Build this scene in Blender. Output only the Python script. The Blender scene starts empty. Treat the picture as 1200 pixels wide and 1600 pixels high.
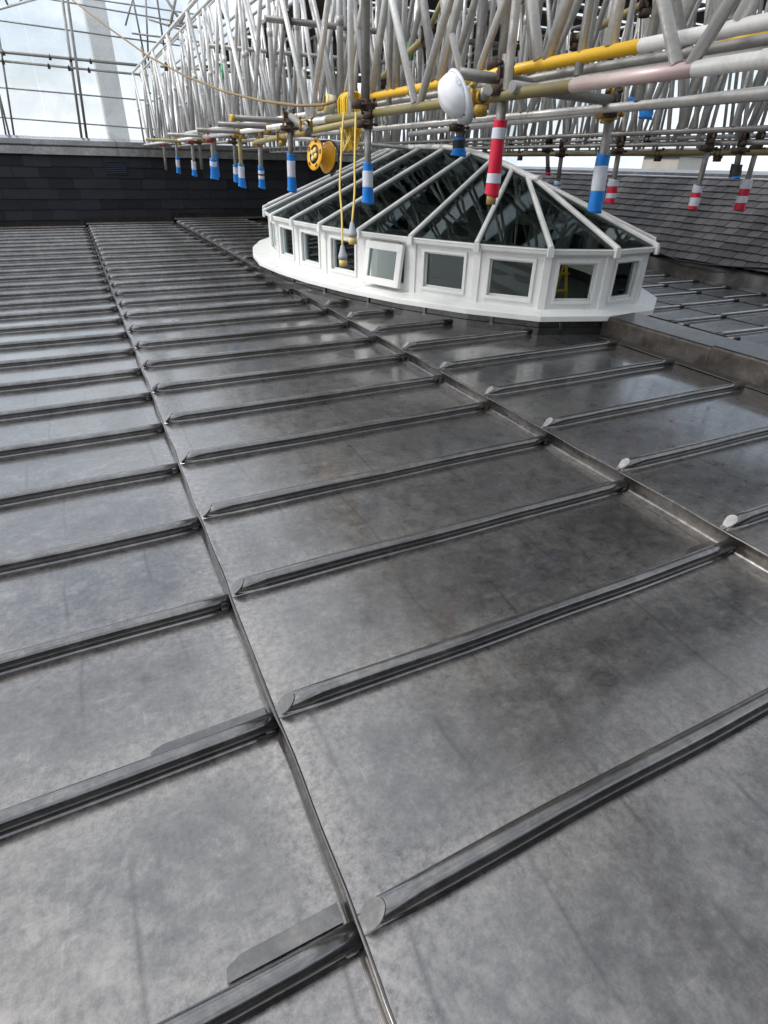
import bpy, bmesh, math, random
from mathutils import Vector, Matrix
random.seed(7)
R = math.radians
scn = bpy.context.scene
C = scn.collection
V = Vector

# ------------------------------------------------------------------ camera
FPX = 879.78
CAMLOC = V((-0.24, -0.56, 1.504))
ROW = [V((0.8987597593489898, -0.43798304886174955, 0.02004354970339555)),
       V((-0.21483313027150083, -0.47977672551680123, -0.850682678670563)),
       V((0.38220102186244154, 0.7602533410397763, -0.525297283759552))]
cd = bpy.data.cameras.new('camera')
cam = bpy.data.objects.new('camera', cd)
C.objects.link(cam)
m3 = Matrix((ROW[0], -ROW[1], -ROW[2])).transposed()
cam.matrix_world = Matrix.Translation(CAMLOC) @ m3.to_4x4()
cd.sensor_fit = 'HORIZONTAL'
cd.sensor_width = 36
cd.lens = 36 * FPX / 1200
cd.clip_start = 0.05
cd.clip_end = 3000
scn.camera = cam

# ------------------------------------------------------------------ world, sun, exposure
SUN_EL, SUN_AZ = R(46), R(-75)        # azimuth measured from +Y towards +X
w = bpy.data.worlds.new('World')
scn.world = w
w.use_nodes = True
nt = w.node_tree
nt.nodes.clear()
out = nt.nodes.new('ShaderNodeOutputWorld')
bg = nt.nodes.new('ShaderNodeBackground')
bg.inputs['Strength'].default_value = 0.14
sky = nt.nodes.new('ShaderNodeTexSky')
sky.sky_type = 'NISHITA'
sky.sun_disc = False
sky.sun_elevation = SUN_EL
sky.sun_rotation = SUN_AZ
sky.dust_density = 2.5
tc = nt.nodes.new('ShaderNodeTexCoord')
mp = nt.nodes.new('ShaderNodeMapping')
mp.inputs['Scale'].default_value = (1, 1, 2.2)
nz = nt.nodes.new('ShaderNodeTexNoise')
nz.inputs['Scale'].default_value = 2.6
nz.inputs['Detail'].default_value = 7
nz.inputs['Roughness'].default_value = 0.55
rp = nt.nodes.new('ShaderNodeValToRGB')
rp.color_ramp.elements[0].position = 0.36
rp.color_ramp.elements[0].color = (0.25, 0.25, 0.25, 1)
rp.color_ramp.elements[1].position = 0.6
rp.color_ramp.elements[1].color = (1, 1, 1, 1)
mx = nt.nodes.new('ShaderNodeMixRGB')
mx.inputs['Color2'].default_value = (8.6, 8.9, 9.3, 1)
L = nt.links
L.new(tc.outputs['Generated'], mp.inputs['Vector'])
L.new(mp.outputs['Vector'], nz.inputs['Vector'])
L.new(nz.outputs['Fac'], rp.inputs['Fac'])
L.new(rp.outputs['Color'], mx.inputs['Fac'])
L.new(sky.outputs['Color'], mx.inputs['Color1'])
L.new(mx.outputs['Color'], bg.inputs['Color'])
L.new(bg.outputs['Background'], out.inputs['Surface'])

sl = bpy.data.lights.new('sun', 'SUN')
sl.energy = 1.5
sl.angle = R(12)
sl.color = (1.0, 0.96, 0.9)
sun = bpy.data.objects.new('sun', sl)
C.objects.link(sun)
sd = V((math.sin(SUN_AZ) * math.cos(SUN_EL), math.cos(SUN_AZ) * math.cos(SUN_EL), math.sin(SUN_EL)))
sun.rotation_euler = sd.to_track_quat('Z', 'Y').to_euler()
sun.location = sd * 30

scn.view_settings.view_transform = 'Standard'
scn.view_settings.look = 'None'
scn.view_settings.gamma = 1
scn.view_settings.exposure = 0.35
scn.render.engine = 'CYCLES'
scn.cycles.max_bounces = 10
scn.cycles.transparent_max_bounces = 24

# ------------------------------------------------------------------ surveying: where a sight line meets a real plane
def ray(x, y):
    a, b = (x - 600) / FPX, (y - 800) / FPX
    return ROW[0] * a + ROW[1] * b + ROW[2]
def onX(x, y, X): d = ray(x, y); return CAMLOC + d * ((X - CAMLOC.x) / d.x)
def onY(x, y, Y): d = ray(x, y); return CAMLOC + d * ((Y - CAMLOC.y) / d.y)
def onZ(x, y, Z): d = ray(x, y); return CAMLOC + d * ((Z - CAMLOC.z) / d.z)
def dep(x, y, t): return CAMLOC + ray(x, y) * t

# ------------------------------------------------------------------ materials
def newmat(name):
    m = bpy.data.materials.new(name)
    m.use_nodes = True
    n = m.node_tree.nodes
    return m, n, m.node_tree.links, n['Principled BSDF']
def noise(n, l, scale, detail=4, rough=.55, vec=None, dist=0.0):
    t = n.new('ShaderNodeTexNoise')
    t.inputs['Scale'].default_value = scale
    t.inputs['Detail'].default_value = detail
    t.inputs['Roughness'].default_value = rough
    t.inputs['Distortion'].default_value = dist
    if vec is not None: l.new(vec, t.inputs['Vector'])
    return t.outputs['Fac']
def ramp(n, l, src, stops):
    r = n.new('ShaderNodeValToRGB')
    e = r.color_ramp.elements
    while len(e) < len(stops): e.new(0.5)
    for k, (p, c) in enumerate(stops):
        e[k].position = p
        e[k].color = (c, c, c, 1) if isinstance(c, (int, float)) else (*c, 1)
    l.new(src, r.inputs['Fac'])
    return r.outputs['Color']
def mix(n, l, fac, a, b, mode='MIX'):
    x = n.new('ShaderNodeMixRGB')
    x.blend_type = mode
    for s, v in ((0, fac), (1, a), (2, b)):
        if isinstance(v, (int, float)): x.inputs[s].default_value = v if s == 0 else (v, v, v, 1)
        elif isinstance(v, tuple): x.inputs[s].default_value = (*v, 1)
        else: l.new(v, x.inputs[s])
    return x.outputs[0]
def math_(n, l, op, a, b=0.0, c=None):
    x = n.new('ShaderNodeMath')
    x.operation = op
    for s, v in ((0, a), (1, b), (2, c)):
        if v is None: continue
        if isinstance(v, (int, float)): x.inputs[s].default_value = v
        else: l.new(v, x.inputs[s])
    return x.outputs[0]
def bump(n, l, bsdf, src, strength, dist, prev=None):
    b = n.new('ShaderNodeBump')
    b.inputs['Strength'].default_value = strength
    b.inputs['Distance'].default_value = dist
    l.new(src, b.inputs['Height'])
    if prev is not None: l.new(prev, b.inputs['Normal'])
    l.new(b.outputs[0], bsdf.inputs['Normal'])
    return b.outputs[0]
def coord(n, kind='Object', l=None, scale=None):
    t = n.new('ShaderNodeTexCoord')
    o = t.outputs[kind]
    if scale:
        mpp = n.new('ShaderNodeMapping')
        mpp.inputs['Scale'].default_value = scale
        l.new(o, mpp.inputs['Vector'])
        o = mpp.outputs[0]
    return o

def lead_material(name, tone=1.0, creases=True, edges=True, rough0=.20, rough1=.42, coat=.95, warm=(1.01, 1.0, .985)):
    m, n, l, b = newmat(name)
    g = n.new('ShaderNodeNewGeometry').outputs['Position']
    big = noise(n, l, 1.5, 5, .6, g, .15)
    mid = noise(n, l, 9.0, 9, .74, g, .15)
    mps = n.new('ShaderNodeMapping'); mps.inputs['Scale'].default_value = (5, 20, 10)
    mps.inputs['Rotation'].default_value = (0, 0, .12)
    l.new(g, mps.inputs['Vector'])
    streak = noise(n, l, 1.6, 5, .65, mps.outputs[0], .5)
    fine = noise(n, l, 60, 4, .7, g)
    grain = noise(n, l, 34, 10, .82, g)
    # scratches and scuffs left by tools and boots
    mpa = n.new('ShaderNodeMapping'); mpa.inputs['Scale'].default_value = (1.2, 55, 1); mpa.inputs['Rotation'].default_value = (0, 0, .55)
    l.new(g, mpa.inputs['Vector'])
    sc1 = noise(n, l, 2.4, 2, .4, mpa.outputs[0])
    mpb = n.new('ShaderNodeMapping'); mpb.inputs['Scale'].default_value = (60, 1.6, 1); mpb.inputs['Rotation'].default_value = (0, 0, -.25)
    l.new(g, mpb.inputs['Vector'])
    sc2 = noise(n, l, 2.2, 2, .4, mpb.outputs[0])
    scr = math_(n, l, 'MAXIMUM', ramp(n, l, sc1, [(.66, 0.0), (.70, 1.0)]), ramp(n, l, sc2, [(.67, 0.0), (.71, 1.0)]))
    scr = math_(n, l, 'MULTIPLY', scr, ramp(n, l, mid, [(.48, 0.0), (.60, 1.0)]))
    s = math_(n, l, 'MULTIPLY_ADD', big, .28, math_(n, l, 'MULTIPLY_ADD', mid, .42, math_(n, l, 'MULTIPLY', grain, .30)))
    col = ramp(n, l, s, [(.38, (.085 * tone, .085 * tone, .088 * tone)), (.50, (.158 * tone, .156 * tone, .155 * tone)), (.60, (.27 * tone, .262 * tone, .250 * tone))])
    col = mix(n, l, math_(n, l, 'MULTIPLY', scr, .30), col, (.36 * tone, .35 * tone, .34 * tone))
    col = mix(n, l, 1.0, col, warm, 'MULTIPLY')
    col = mix(n, l, .12, col, ramp(n, l, streak, [(.3, .35), (.7, .75)]), 'OVERLAY')
    col = mix(n, l, .22, col, ramp(n, l, fine, [(.3, .3), (.7, .7)]), 'OVERLAY')
    rsrc = math_(n, l, 'MULTIPLY_ADD', mid, .55, math_(n, l, 'MULTIPLY', streak, .45))
    h = math_(n, l, 'MULTIPLY_ADD', big, 5.0, math_(n, l, 'MULTIPLY', mid, .5))
    if edges:
        uv = n.new('ShaderNodeUVMap').outputs[0]
        sp = n.new('ShaderNodeSeparateXYZ'); l.new(uv, sp.inputs[0])
        # rubbed, burnished margin beside the rolls and drips: distance from the margin is kept in the UVs (metres)
        d = math_(n, l, 'MULTIPLY_ADD', mid, .24, math_(n, l, 'ADD', sp.outputs[1], -.11))
        rub = ramp(n, l, d, [(.0, 1.0), (.10, .35), (.2, 0.0)])
        rub = math_(n, l, 'MULTIPLY', rub, ramp(n, l, grain, [(.38, .0), (.62, 1.)]))
        col = mix(n, l, math_(n, l, 'MULTIPLY', rub, .95), col, (.40 * tone, .372 * tone, .345 * tone))
        if creases:
            # slight dressing creases across the sheet, where it was unrolled
            wx = math_(n, l, 'MULTIPLY_ADD', noise(n, l, 1.1, 2, .5, g), .12, sp.outputs[0])
            fr = math_(n, l, 'FRACT', math_(n, l, 'MULTIPLY', wx, 2.9))
            line = ramp(n, l, math_(n, l, 'ABSOLUTE', math_(n, l, 'SUBTRACT', fr, .5)), [(.0, 1.0), (.035, 0.0)])
            line = math_(n, l, 'MULTIPLY', line, ramp(n, l, noise(n, l, 2.3, 2, .5, g), [(.44, 0.0), (.58, 1.)]))
            col = mix(n, l, math_(n, l, 'MULTIPLY', line, .5), col, (.06, .06, .063))
            h = math_(n, l, 'MULTIPLY_ADD', line, -.30, h)
    l.new(col, b.inputs['Base Color'])
    l.new(ramp(n, l, rsrc, [(.3, rough0), (.7, rough1)]), b.inputs['Roughness'])
    b.inputs['Metallic'].default_value = .9
    b.inputs['Coat Weight'].default_value = coat
    b.inputs['Coat IOR'].default_value = 1.6
    l.new(ramp(n, l, mid, [(.3, .05), (.7, .20)]), b.inputs['Coat Roughness'])
    b.inputs['Specular IOR Level'].default_value = .5
    n1 = bump(n, l, b, h, .16 if edges else .06, .006)
    bump(n, l, b, math_(n, l, 'MULTIPLY_ADD', streak, .6, fine), .10, .0012, n1)
    return m

def simple(name, col, rough=.5, metal=0.0, var=.12, scale=8, bmp=.1, spec=.5):
    m, n, l, b = newmat(name)
    o = coord(n)
    f = noise(n, l, scale, 5, .6, o)
    c = mix(n, l, 1.0, (*col,), ramp(n, l, f, [(.3, 1 - var), (.7, 1.0)]), 'MULTIPLY')
    l.new(c, b.inputs['Base Color'])
    l.new(ramp(n, l, f, [(.3, max(.02, rough - .08)), (.7, min(1, rough + .08))]), b.inputs['Roughness'])
    b.inputs['Metallic'].default_value = metal
    b.inputs['Specular IOR Level'].default_value = spec
    if bmp: bump(n, l, b, noise(n, l, scale * 4, 4, .6, o), bmp, .003)
    return m

def tube_material(name, col, dirt, metal, rough=.42, amount=.5):
    m, n, l, b = newmat(name)
    g = n.new('ShaderNodeNewGeometry').outputs['Position']
    f = noise(n, l, 5, 6, .7, g, .5)
    f2 = noise(n, l, 38, 4, .7, g)
    s = math_(n, l, 'MULTIPLY_ADD', f2, .4, math_(n, l, 'MULTIPLY', f, .6))
    fac = ramp(n, l, s, [(.62 - amount * .3, 0.0), (.70, 1.0)])
    col_ = mix(n, l, fac, (*col,), (*dirt,))
    # every tube has been out on a different number of jobs
    oi = n.new('ShaderNodeObjectInfo').outputs['Random']
    col_ = mix(n, l, 1.0, col_, ramp(n, l, oi, [(0, .50), (1, 1.05)]), 'MULTIPLY')
    l.new(col_, b.inputs['Base Color'])
    l.new(ramp(n, l, s, [(.35, rough - .1), (.65, rough + .2)]), b.inputs['Roughness'])
    b.inputs['Metallic'].default_value = metal
    bump(n, l, b, s, .25, .003)
    return m

M = {}
M['sheet'] = lead_material('lead_sheet')
M['sheet2'] = lead_material('lead_sheet_darker', .68, coat=.25)  # darker tone and less coat, for the slope beyond the box ridge
M['nose'] = lead_material('lead_nose', .66, False, False, .3, .5)
M['roll'] = lead_material('lead_roll', .86, False, False, .17, .30)
M['drip'] = lead_material('lead_drip', .72, False, False, .2, .4, .5, (1.05, 1.0, .95))
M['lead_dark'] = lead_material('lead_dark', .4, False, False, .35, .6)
M['lead_box'] = lead_material('lead_brown', .52, False, False, .28, .5, .25, (1.12, 1.0, .90))
M['lead_nose_glint'] = lead_material('lead_nose_glint', 1.25, False, False, .3, .5)  # paler tone paints the bright reflection on the tipped roll noses
M['lead_cope'] = lead_material('lead_coping', 1.1, False, False, .4, .6)
M['white'] = simple('white_paint', (.82, .83, .81), .34, 0, .09, 5, .05)
M['alu'] = tube_material('aluminium', (.80, .80, .79), (.52, .50, .46), .40, .38)
M['steel'] = tube_material('galvanised_steel', (.36, .355, .34), (.22, .20, .17), .5, .45)
M['yellow'] = tube_material('yellow_paint', (.74, .43, .02), (.50, .36, .10), .0, .36, .35)
M['yellowworn'] = tube_material('worn_yellow_paint', (.42, .34, .08), (.30, .28, .22), .1, .5, .9)
M['pink'] = tube_material('pink_paint', (.56, .40, .41), (.55, .50, .42), .3, .4, .8)
M['rust'] = simple('rusty_coupler', (.085, .055, .04), .7, .3, .5, 40, .3)
M['goldc'] = simple('yellow_coupler', (.48, .30, .05), .5, .4, .5, 40, .3)
M['redc'] = simple('red_coupler', (.32, .02, .03), .5, 0, .3, 30, .2)
M['blue'] = simple('blue_tape', (.01, .22, .72), .38, 0, .15, 30, .25)
M['whitetape'] = simple('white_tape', (.62, .66, .74), .4, 0, .12, 40, .25)
M['red'] = simple('red_tape', (.62, .015, .05), .38, 0, .15, 30, .25)
M['black'] = simple('black_rubber', (.012, .012, .014), .5, 0, .2, 30, .1)
M['wood'] = simple('timber', (.42, .27, .09), .7, 0, .3, 20, .3)
M['board'] = simple('old_boards', (.055, .04, .028), .85, 0, .5, 3, .3)
M['rope'] = simple('rope', (.30, .21, .10), .8, 0, .25, 60, .4)
M['cable'] = simple('yellow_cable', (.72, .52, .12), .45, 0, .12, 20, .0)
M['cord'] = simple('bright_yellow_cord', (.80, .52, .01), .45, 0, .15, 30, .1)
M['orange'] = simple('orange_plastic', (.88, .43, .01), .3, 0, .06, 6, .0)
M['plug'] = simple('grey_plug', (.45, .48, .52), .45, 0, .08, 20, .0)
M['plugy'] = simple('plug_yellow', (.80, .62, .22), .4, 0, .08, 20, .0)
M['hat'] = simple('hat_plastic', (.72, .74, .78), .3, 0, .05, 8, .02)
M['dark'] = simple('dark_interior', (.10, .105, .09), .8, 0, .3, 3, .0)
M['green'] = simple('green_tape', (.0, .30, .08), .45, 0, .15, 20, .1)
M['stone'] = simple('pale_stone', (.66, .63, .58), .85, 0, .18, 2, .2)
M['ground'] = simple('far_ground', (.10, .11, .08), .95, 0, .4, .05, .0)
M['cream'] = simple('cream_tape', (.62, .58, .42), .5, 0, .1, 20, .05)

def slate_material(name, lo, hi):
    m, n, l, b = newmat(name)
    g = n.new('ShaderNodeNewGeometry')
    f = noise(n, l, 9, 7, .7, g.outputs['Position'], .4)
    f2 = noise(n, l, 55, 4, .7, g.outputs['Position'])
    r = g.outputs['Random Per Island']
    s = math_(n, l, 'MULTIPLY_ADD', r, .55, math_(n, l, 'MULTIPLY', f, .45))
    l.new(ramp(n, l, s, [(.15, lo), (.8, hi)]), b.inputs['Base Color'])
    l.new(ramp(n, l, f, [(.3, .55), (.7, .8)]), b.inputs['Roughness'])
    b.inputs['Specular IOR Level'].default_value = .3
    bump(n, l, b, math_(n, l, 'MULTIPLY_ADD', f2, .3, f), .5, .006)
    return m
M['slate'] = slate_material('blue_black_slate', (.005, .005, .008), (.024, .024, .031))
M['slate2'] = slate_material('grey_slate', (.05, .048, .052), (.125, .118, .122))

def glass_material(name, tint, refl=1.5, rough=.015, amt=1.0):
    m, n, l, b = newmat(name)
    n.remove(b)
    o = n['Material Output']
    gl = n.new('ShaderNodeBsdfGlossy'); gl.inputs['Roughness'].default_value = rough
    gl.inputs['Color'].default_value = (.9, .97, 1, 1)
    tr = n.new('ShaderNodeBsdfTransparent'); tr.inputs['Color'].default_value = (*tint, 1)
    fr = n.new('ShaderNodeFresnel'); fr.inputs['IOR'].default_value = refl
    g = n.new('ShaderNodeNewGeometry').outputs['Position']
    bp = n.new('ShaderNodeBump'); bp.inputs['Strength'].default_value = .12; bp.inputs['Distance'].default_value = .01
    l.new(noise(n, l, 2.2, 2, .5, g), bp.inputs['Height'])
    l.new(bp.outputs[0], gl.inputs['Normal']); l.new(bp.outputs[0], fr.inputs['Normal'])
    ms = n.new('ShaderNodeMixShader')
    l.new(math_(n, l, 'MULTIPLY', fr.outputs[0], amt), ms.inputs[0]); l.new(tr.outputs[0], ms.inputs[1]); l.new(gl.outputs[0], ms.inputs[2])
    l.new(ms.outputs[0], o.inputs['Surface'])
    return m
M['roofglass'] = glass_material('solar_roof_glass', (.44, .475, .465), 1.35, .01, .27)
M['winglass'] = glass_material('window_glass', (.90, .93, .91), 1.4)

def sheeting_material(name, clear=.68):
    m, n, l, b = newmat(name)
    n.remove(b)
    o = n['Material Output']
    g = n.new('ShaderNodeNewGeometry').outputs['Position']
    f = noise(n, l, .9, 6, .65, g, 1.2)
    tr = n.new('ShaderNodeBsdfTransparent'); tr.inputs['Color'].default_value = (.95, .975, 1, 1)
    tl = n.new('ShaderNodeBsdfTranslucent'); tl.inputs['Color'].default_value = (.82, .88, .93, 1)
    df = n.new('ShaderNodeBsdfDiffuse'); df.inputs['Color'].default_value = (.8, .86, .9, 1)
    m1 = n.new('ShaderNodeMixShader'); m1.inputs[0].default_value = .35
    l.new(tl.outputs[0], m1.inputs[1]); l.new(df.outputs[0], m1.inputs[2])
    m2 = n.new('ShaderNodeMixShader')
    l.new(ramp(n, l, f, [(.35, 1 - clear + .22), (.65, 1 - clear - .12)]), m2.inputs[0])
    l.new(tr.outputs[0], m2.inputs[1]); l.new(m1.outputs[0], m2.inputs[2])
    l.new(m2.outputs[0], o.inputs['Surface'])
    return m
M['sheeting'] = sheeting_material('clear_plastic_sheeting')

# ------------------------------------------------------------------ mesh helpers
class MB:
    def __init__(s): s.bm = bmesh.new(); s.uv = None
    def poly(s, pts):
        vs = [s.bm.verts.new(p) for p in pts]
        return s.bm.faces.new(vs)
    def box(s, c, sz, rot=None):
        c = V(c); hx, hy, hz_ = sz[0] / 2, sz[1] / 2, sz[2] / 2
        vs = []
        for dx in (-hx, hx):
            for dy in (-hy, hy):
                for dz in (-hz_, hz_):
                    p = V((dx, dy, dz))
                    if rot is not None: p = rot @ p
                    vs.append(s.bm.verts.new(c + p))
        for f in ((0, 1, 3, 2), (4, 6, 7, 5), (0, 4, 5, 1), (2, 3, 7, 6), (0, 2, 6, 4), (1, 5, 7, 3)):
            s.bm.faces.new([vs[i] for i in f])
        return s
    def hexa(s, a, b):            # a, b: bottom and top loops (same length)
        n_ = len(a)
        va = [s.bm.verts.new(p) for p in a]; vb = [s.bm.verts.new(p) for p in b]
        for i in range(n_):
            j = (i + 1) % n_
            s.bm.faces.new((va[i], va[j], vb[j], vb[i]))
        s.bm.faces.new(list(reversed(va))); s.bm.faces.new(vb)
        return s
    def tube(s, a, b, r, seg=10, r2=None, cap=True):
        return s.path([a, b], [r, r if r2 is None else r2], seg, cap)
    def path(s, pts, r, seg=8, cap=True):
        pts = [V(p) for p in pts]
        if isinstance(r, (int, float)): r = [r] * len(pts)
        rings = []
        up = None
        for i, p in enumerate(pts):
            t = (pts[min(i + 1, len(pts) - 1)] - pts[max(i - 1, 0)])
            if t.length < 1e-9: t = V((0, 0, 1))
            t.normalize()
            if up is None:
                up = V((0, 0, 1)) if abs(t.z) < .9 else V((1, 0, 0))
            u = t.cross(up)
            if u.length < 1e-6: u = t.cross(V((0, 1, 0)))
            u.normalize(); up = u.cross(t).normalized()
            rings.append([s.bm.verts.new(p + (u * math.cos(k * 2 * math.pi / seg) + up * math.sin(k * 2 * math.pi / seg)) * r[i]) for k in range(seg)])
        for a, b in zip(rings, rings[1:]):
            for k in range(seg):
                f = s.bm.faces.new((a[k], a[(k + 1) % seg], b[(k + 1) % seg], b[k])); f.smooth = True
        if cap:
            s.bm.faces.new(list(reversed(rings[0]))); s.bm.faces.new(rings[-1])
        return s
    def lathe(s, o, axis, prof, seg=24, smooth=True, sx=1.0, xdir=None):
        o = V(o); axis = V(axis).normalized()
        if xdir is None: xdir = axis.orthogonal()
        x = (V(xdir) - axis * V(xdir).dot(axis)).normalized(); y = axis.cross(x)
        rings = []
        for r, h in prof:
            rings.append([s.bm.verts.new(o + axis * h + x * math.cos(k * 2 * math.pi / seg) * r * sx + y * math.sin(k * 2 * math.pi / seg) * r) for k in range(seg)])
        for a, b in zip(rings, rings[1:]):
            for k in range(seg):
                f = s.bm.faces.new((a[k], a[(k + 1) % seg], b[(k + 1) % seg], b[k])); f.smooth = smooth
        return s
    def build(s, name, mat, parent=None, bevel=0.0):
        bm = s.bm
        bmesh.ops.recalc_face_normals(bm, faces=bm.faces)
        me = bpy.data.meshes.new(name)
        bm.to_mesh(me); bm.free()
        me.materials.append(mat)
        o = bpy.data.objects.new(name, me)
        C.objects.link(o)
        if parent is not None:
            o.parent = parent
            o.matrix_parent_inverse = Matrix.Translation(-parent.location)
        if bevel:
            bv = o.modifiers.new('bevel', 'BEVEL'); bv.width = bevel; bv.segments = 2; bv.limit_method = 'ANGLE'
        return o
def tag(o, label=None, cat=None, group=None, kind=None):
    if label: o['label'] = label
    if cat: o['category'] = cat
    if group: o['group'] = group
    if kind: o['kind'] = kind
    return o
def thing(name, loc, label, cat, group=None):
    o = bpy.data.objects.new(name, None)
    C.objects.link(o)
    o.location = loc
    o.empty_display_size = .1
    return tag(o, label, cat, group)
def copy_tree(o, parent=None):
    c = o.copy(); C.objects.link(c)
    if parent is not None: c.parent = parent
    for ch in list(o.children): copy_tree(ch, c)
    return c
def lerp(a, b, t): return a + (b - a) * t

# ------------------------------------------------------------------ ground far below
g = MB(); g.poly([(-900, -900, -12), (900, -900, -12), (900, 900, -12), (-900, 900, -12)])
tag(g.build('ground', M['ground']), kind='structure', label='ground far below the roof', cat='ground')

# ------------------------------------------------------------------ lantern outline (needed by the roof too)
NEAR = [(2.27, 8.10, 8.26), (2.32, 7.37, 7.62), (2.43, 6.63, 6.98), (2.62, 5.89, 6.36), (2.89, 5.17, 5.90), (3.26, 4.50, 5.50), (3.70, 3.94, 5.22),
        (4.30, 3.72, 5.07), (4.90, 3.80, 5.12), (5.36, 4.25, 5.36), (5.74, 4.92, 5.75), (6.05, 5.70, 6.25), (6.27, 6.50, 6.80)]
CX, CY = 4.33, 7.70
EAVE = [(x, y) for x, y, r in NEAR] + [(2 * CX - x, 2 * CY - y) for x, y, r in NEAR]
RIDY = [r for x, y, r in NEAR] + [2 * CY - r for x, y, r in NEAR]
NE = len(EAVE)
def offset(poly, d):
    res = []
    k_ = len(poly)
    for i in range(k_):
        p0, p1, p2 = V(poly[i - 1]), V(poly[i]), V(poly[(i + 1) % k_])
        e1 = (p1 - p0).normalized(); e2 = (p2 - p1).normalized()
        n1 = V((e1.y, -e1.x)); n2 = V((e2.y, -e2.x))
        n_ = (n1 + n2); n_ = n_ / (n_.length_squared / 2 + 1e-9)
        # outward = away from the centre
        if n_.dot(p1 - V((CX, CY))) < 0: n_ = -n_
        res.append(tuple(p1 + n_ * d))
    return res
def span_x(poly, y):
    xs = []
    k_ = len(poly)
    for i in range(k_):
        a, b = poly[i], poly[(i + 1) % k_]
        if (a[1] - y) * (b[1] - y) < 0: xs.append(lerp(a[0], b[0], (y - a[1]) / (b[1] - a[1])))
    return (min(xs), max(xs)) if xs else None
DV = [.25, .25, .24, .22, .19, .15, .11, .09, .14, .21, .25, .26, .25] * 2      # the cill narrows towards the ends of the oval
def skirt(d):
    res = []
    for i_, (x, y) in enumerate(offset(EAVE, 1.0)):
        ex_, ey_ = EAVE[i_]
        k_ = max(-.04, d - (.25 - DV[i_]))
        res.append((ex_ + (x - ex_) * k_, ey_ + (y - ey_) * k_))
    return res
FOOT = skirt(.17)

# ------------------------------------------------------------------ lead roof: bays, rolls, drips
PITCH = .65
YW = 17.5           # foot of the slate wall
def sheet(x0, x1, y0, y1, z, parent, seed, fall=0.0, mat=None):
    mb = MB(); bm = mb.bm
    uvl = bm.loops.layers.uv.new('UVMap')
    nx, ny = max(8, int((x1 - x0) / .11)), 7
    rnd = random.Random(seed)
    ph = [rnd.uniform(0, 6.28) for _ in range(6)]
    ox = rnd.uniform(0, 1)
    gv = []
    for i in range(nx + 1):
        row = []
        for j in range(ny + 1):
            u, v_ = i / nx, j / ny
            x, y = lerp(x0, x1, u), lerp(y0, y1, v_)
            e = min(v_, 1 - v_) * (y1 - y0)
            ex = min(u, 1 - u) * (x1 - x0)
            wob = (math.sin(x * 3.1 + ph[0]) * math.sin(y * 4.3 + ph[1]) * .0016 + math.sin(x * 7.3 + ph[2] + y * 2) * .0009 + math.sin(y * 9 + ph[3]) * .0006)
            lift = 0
            row.append((bm.verts.new((x, y, z + wob * min(1, e / .06) + lift + fall * u)), (x - x0 + ox, min(e, ex))))
        gv.append(row)
    for i in range(nx):
        for j in range(ny):
            q = [gv[i][j], gv[i + 1][j], gv[i + 1][j + 1], gv[i][j + 1]]
            f = bm.faces.new([a[0] for a in q]); f.smooth = True
            for lp, a in zip(f.loops, q): lp[uvl].uv = a[1]
    return mb.build('lead_sheet', mat or M['sheet'], parent)

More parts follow.
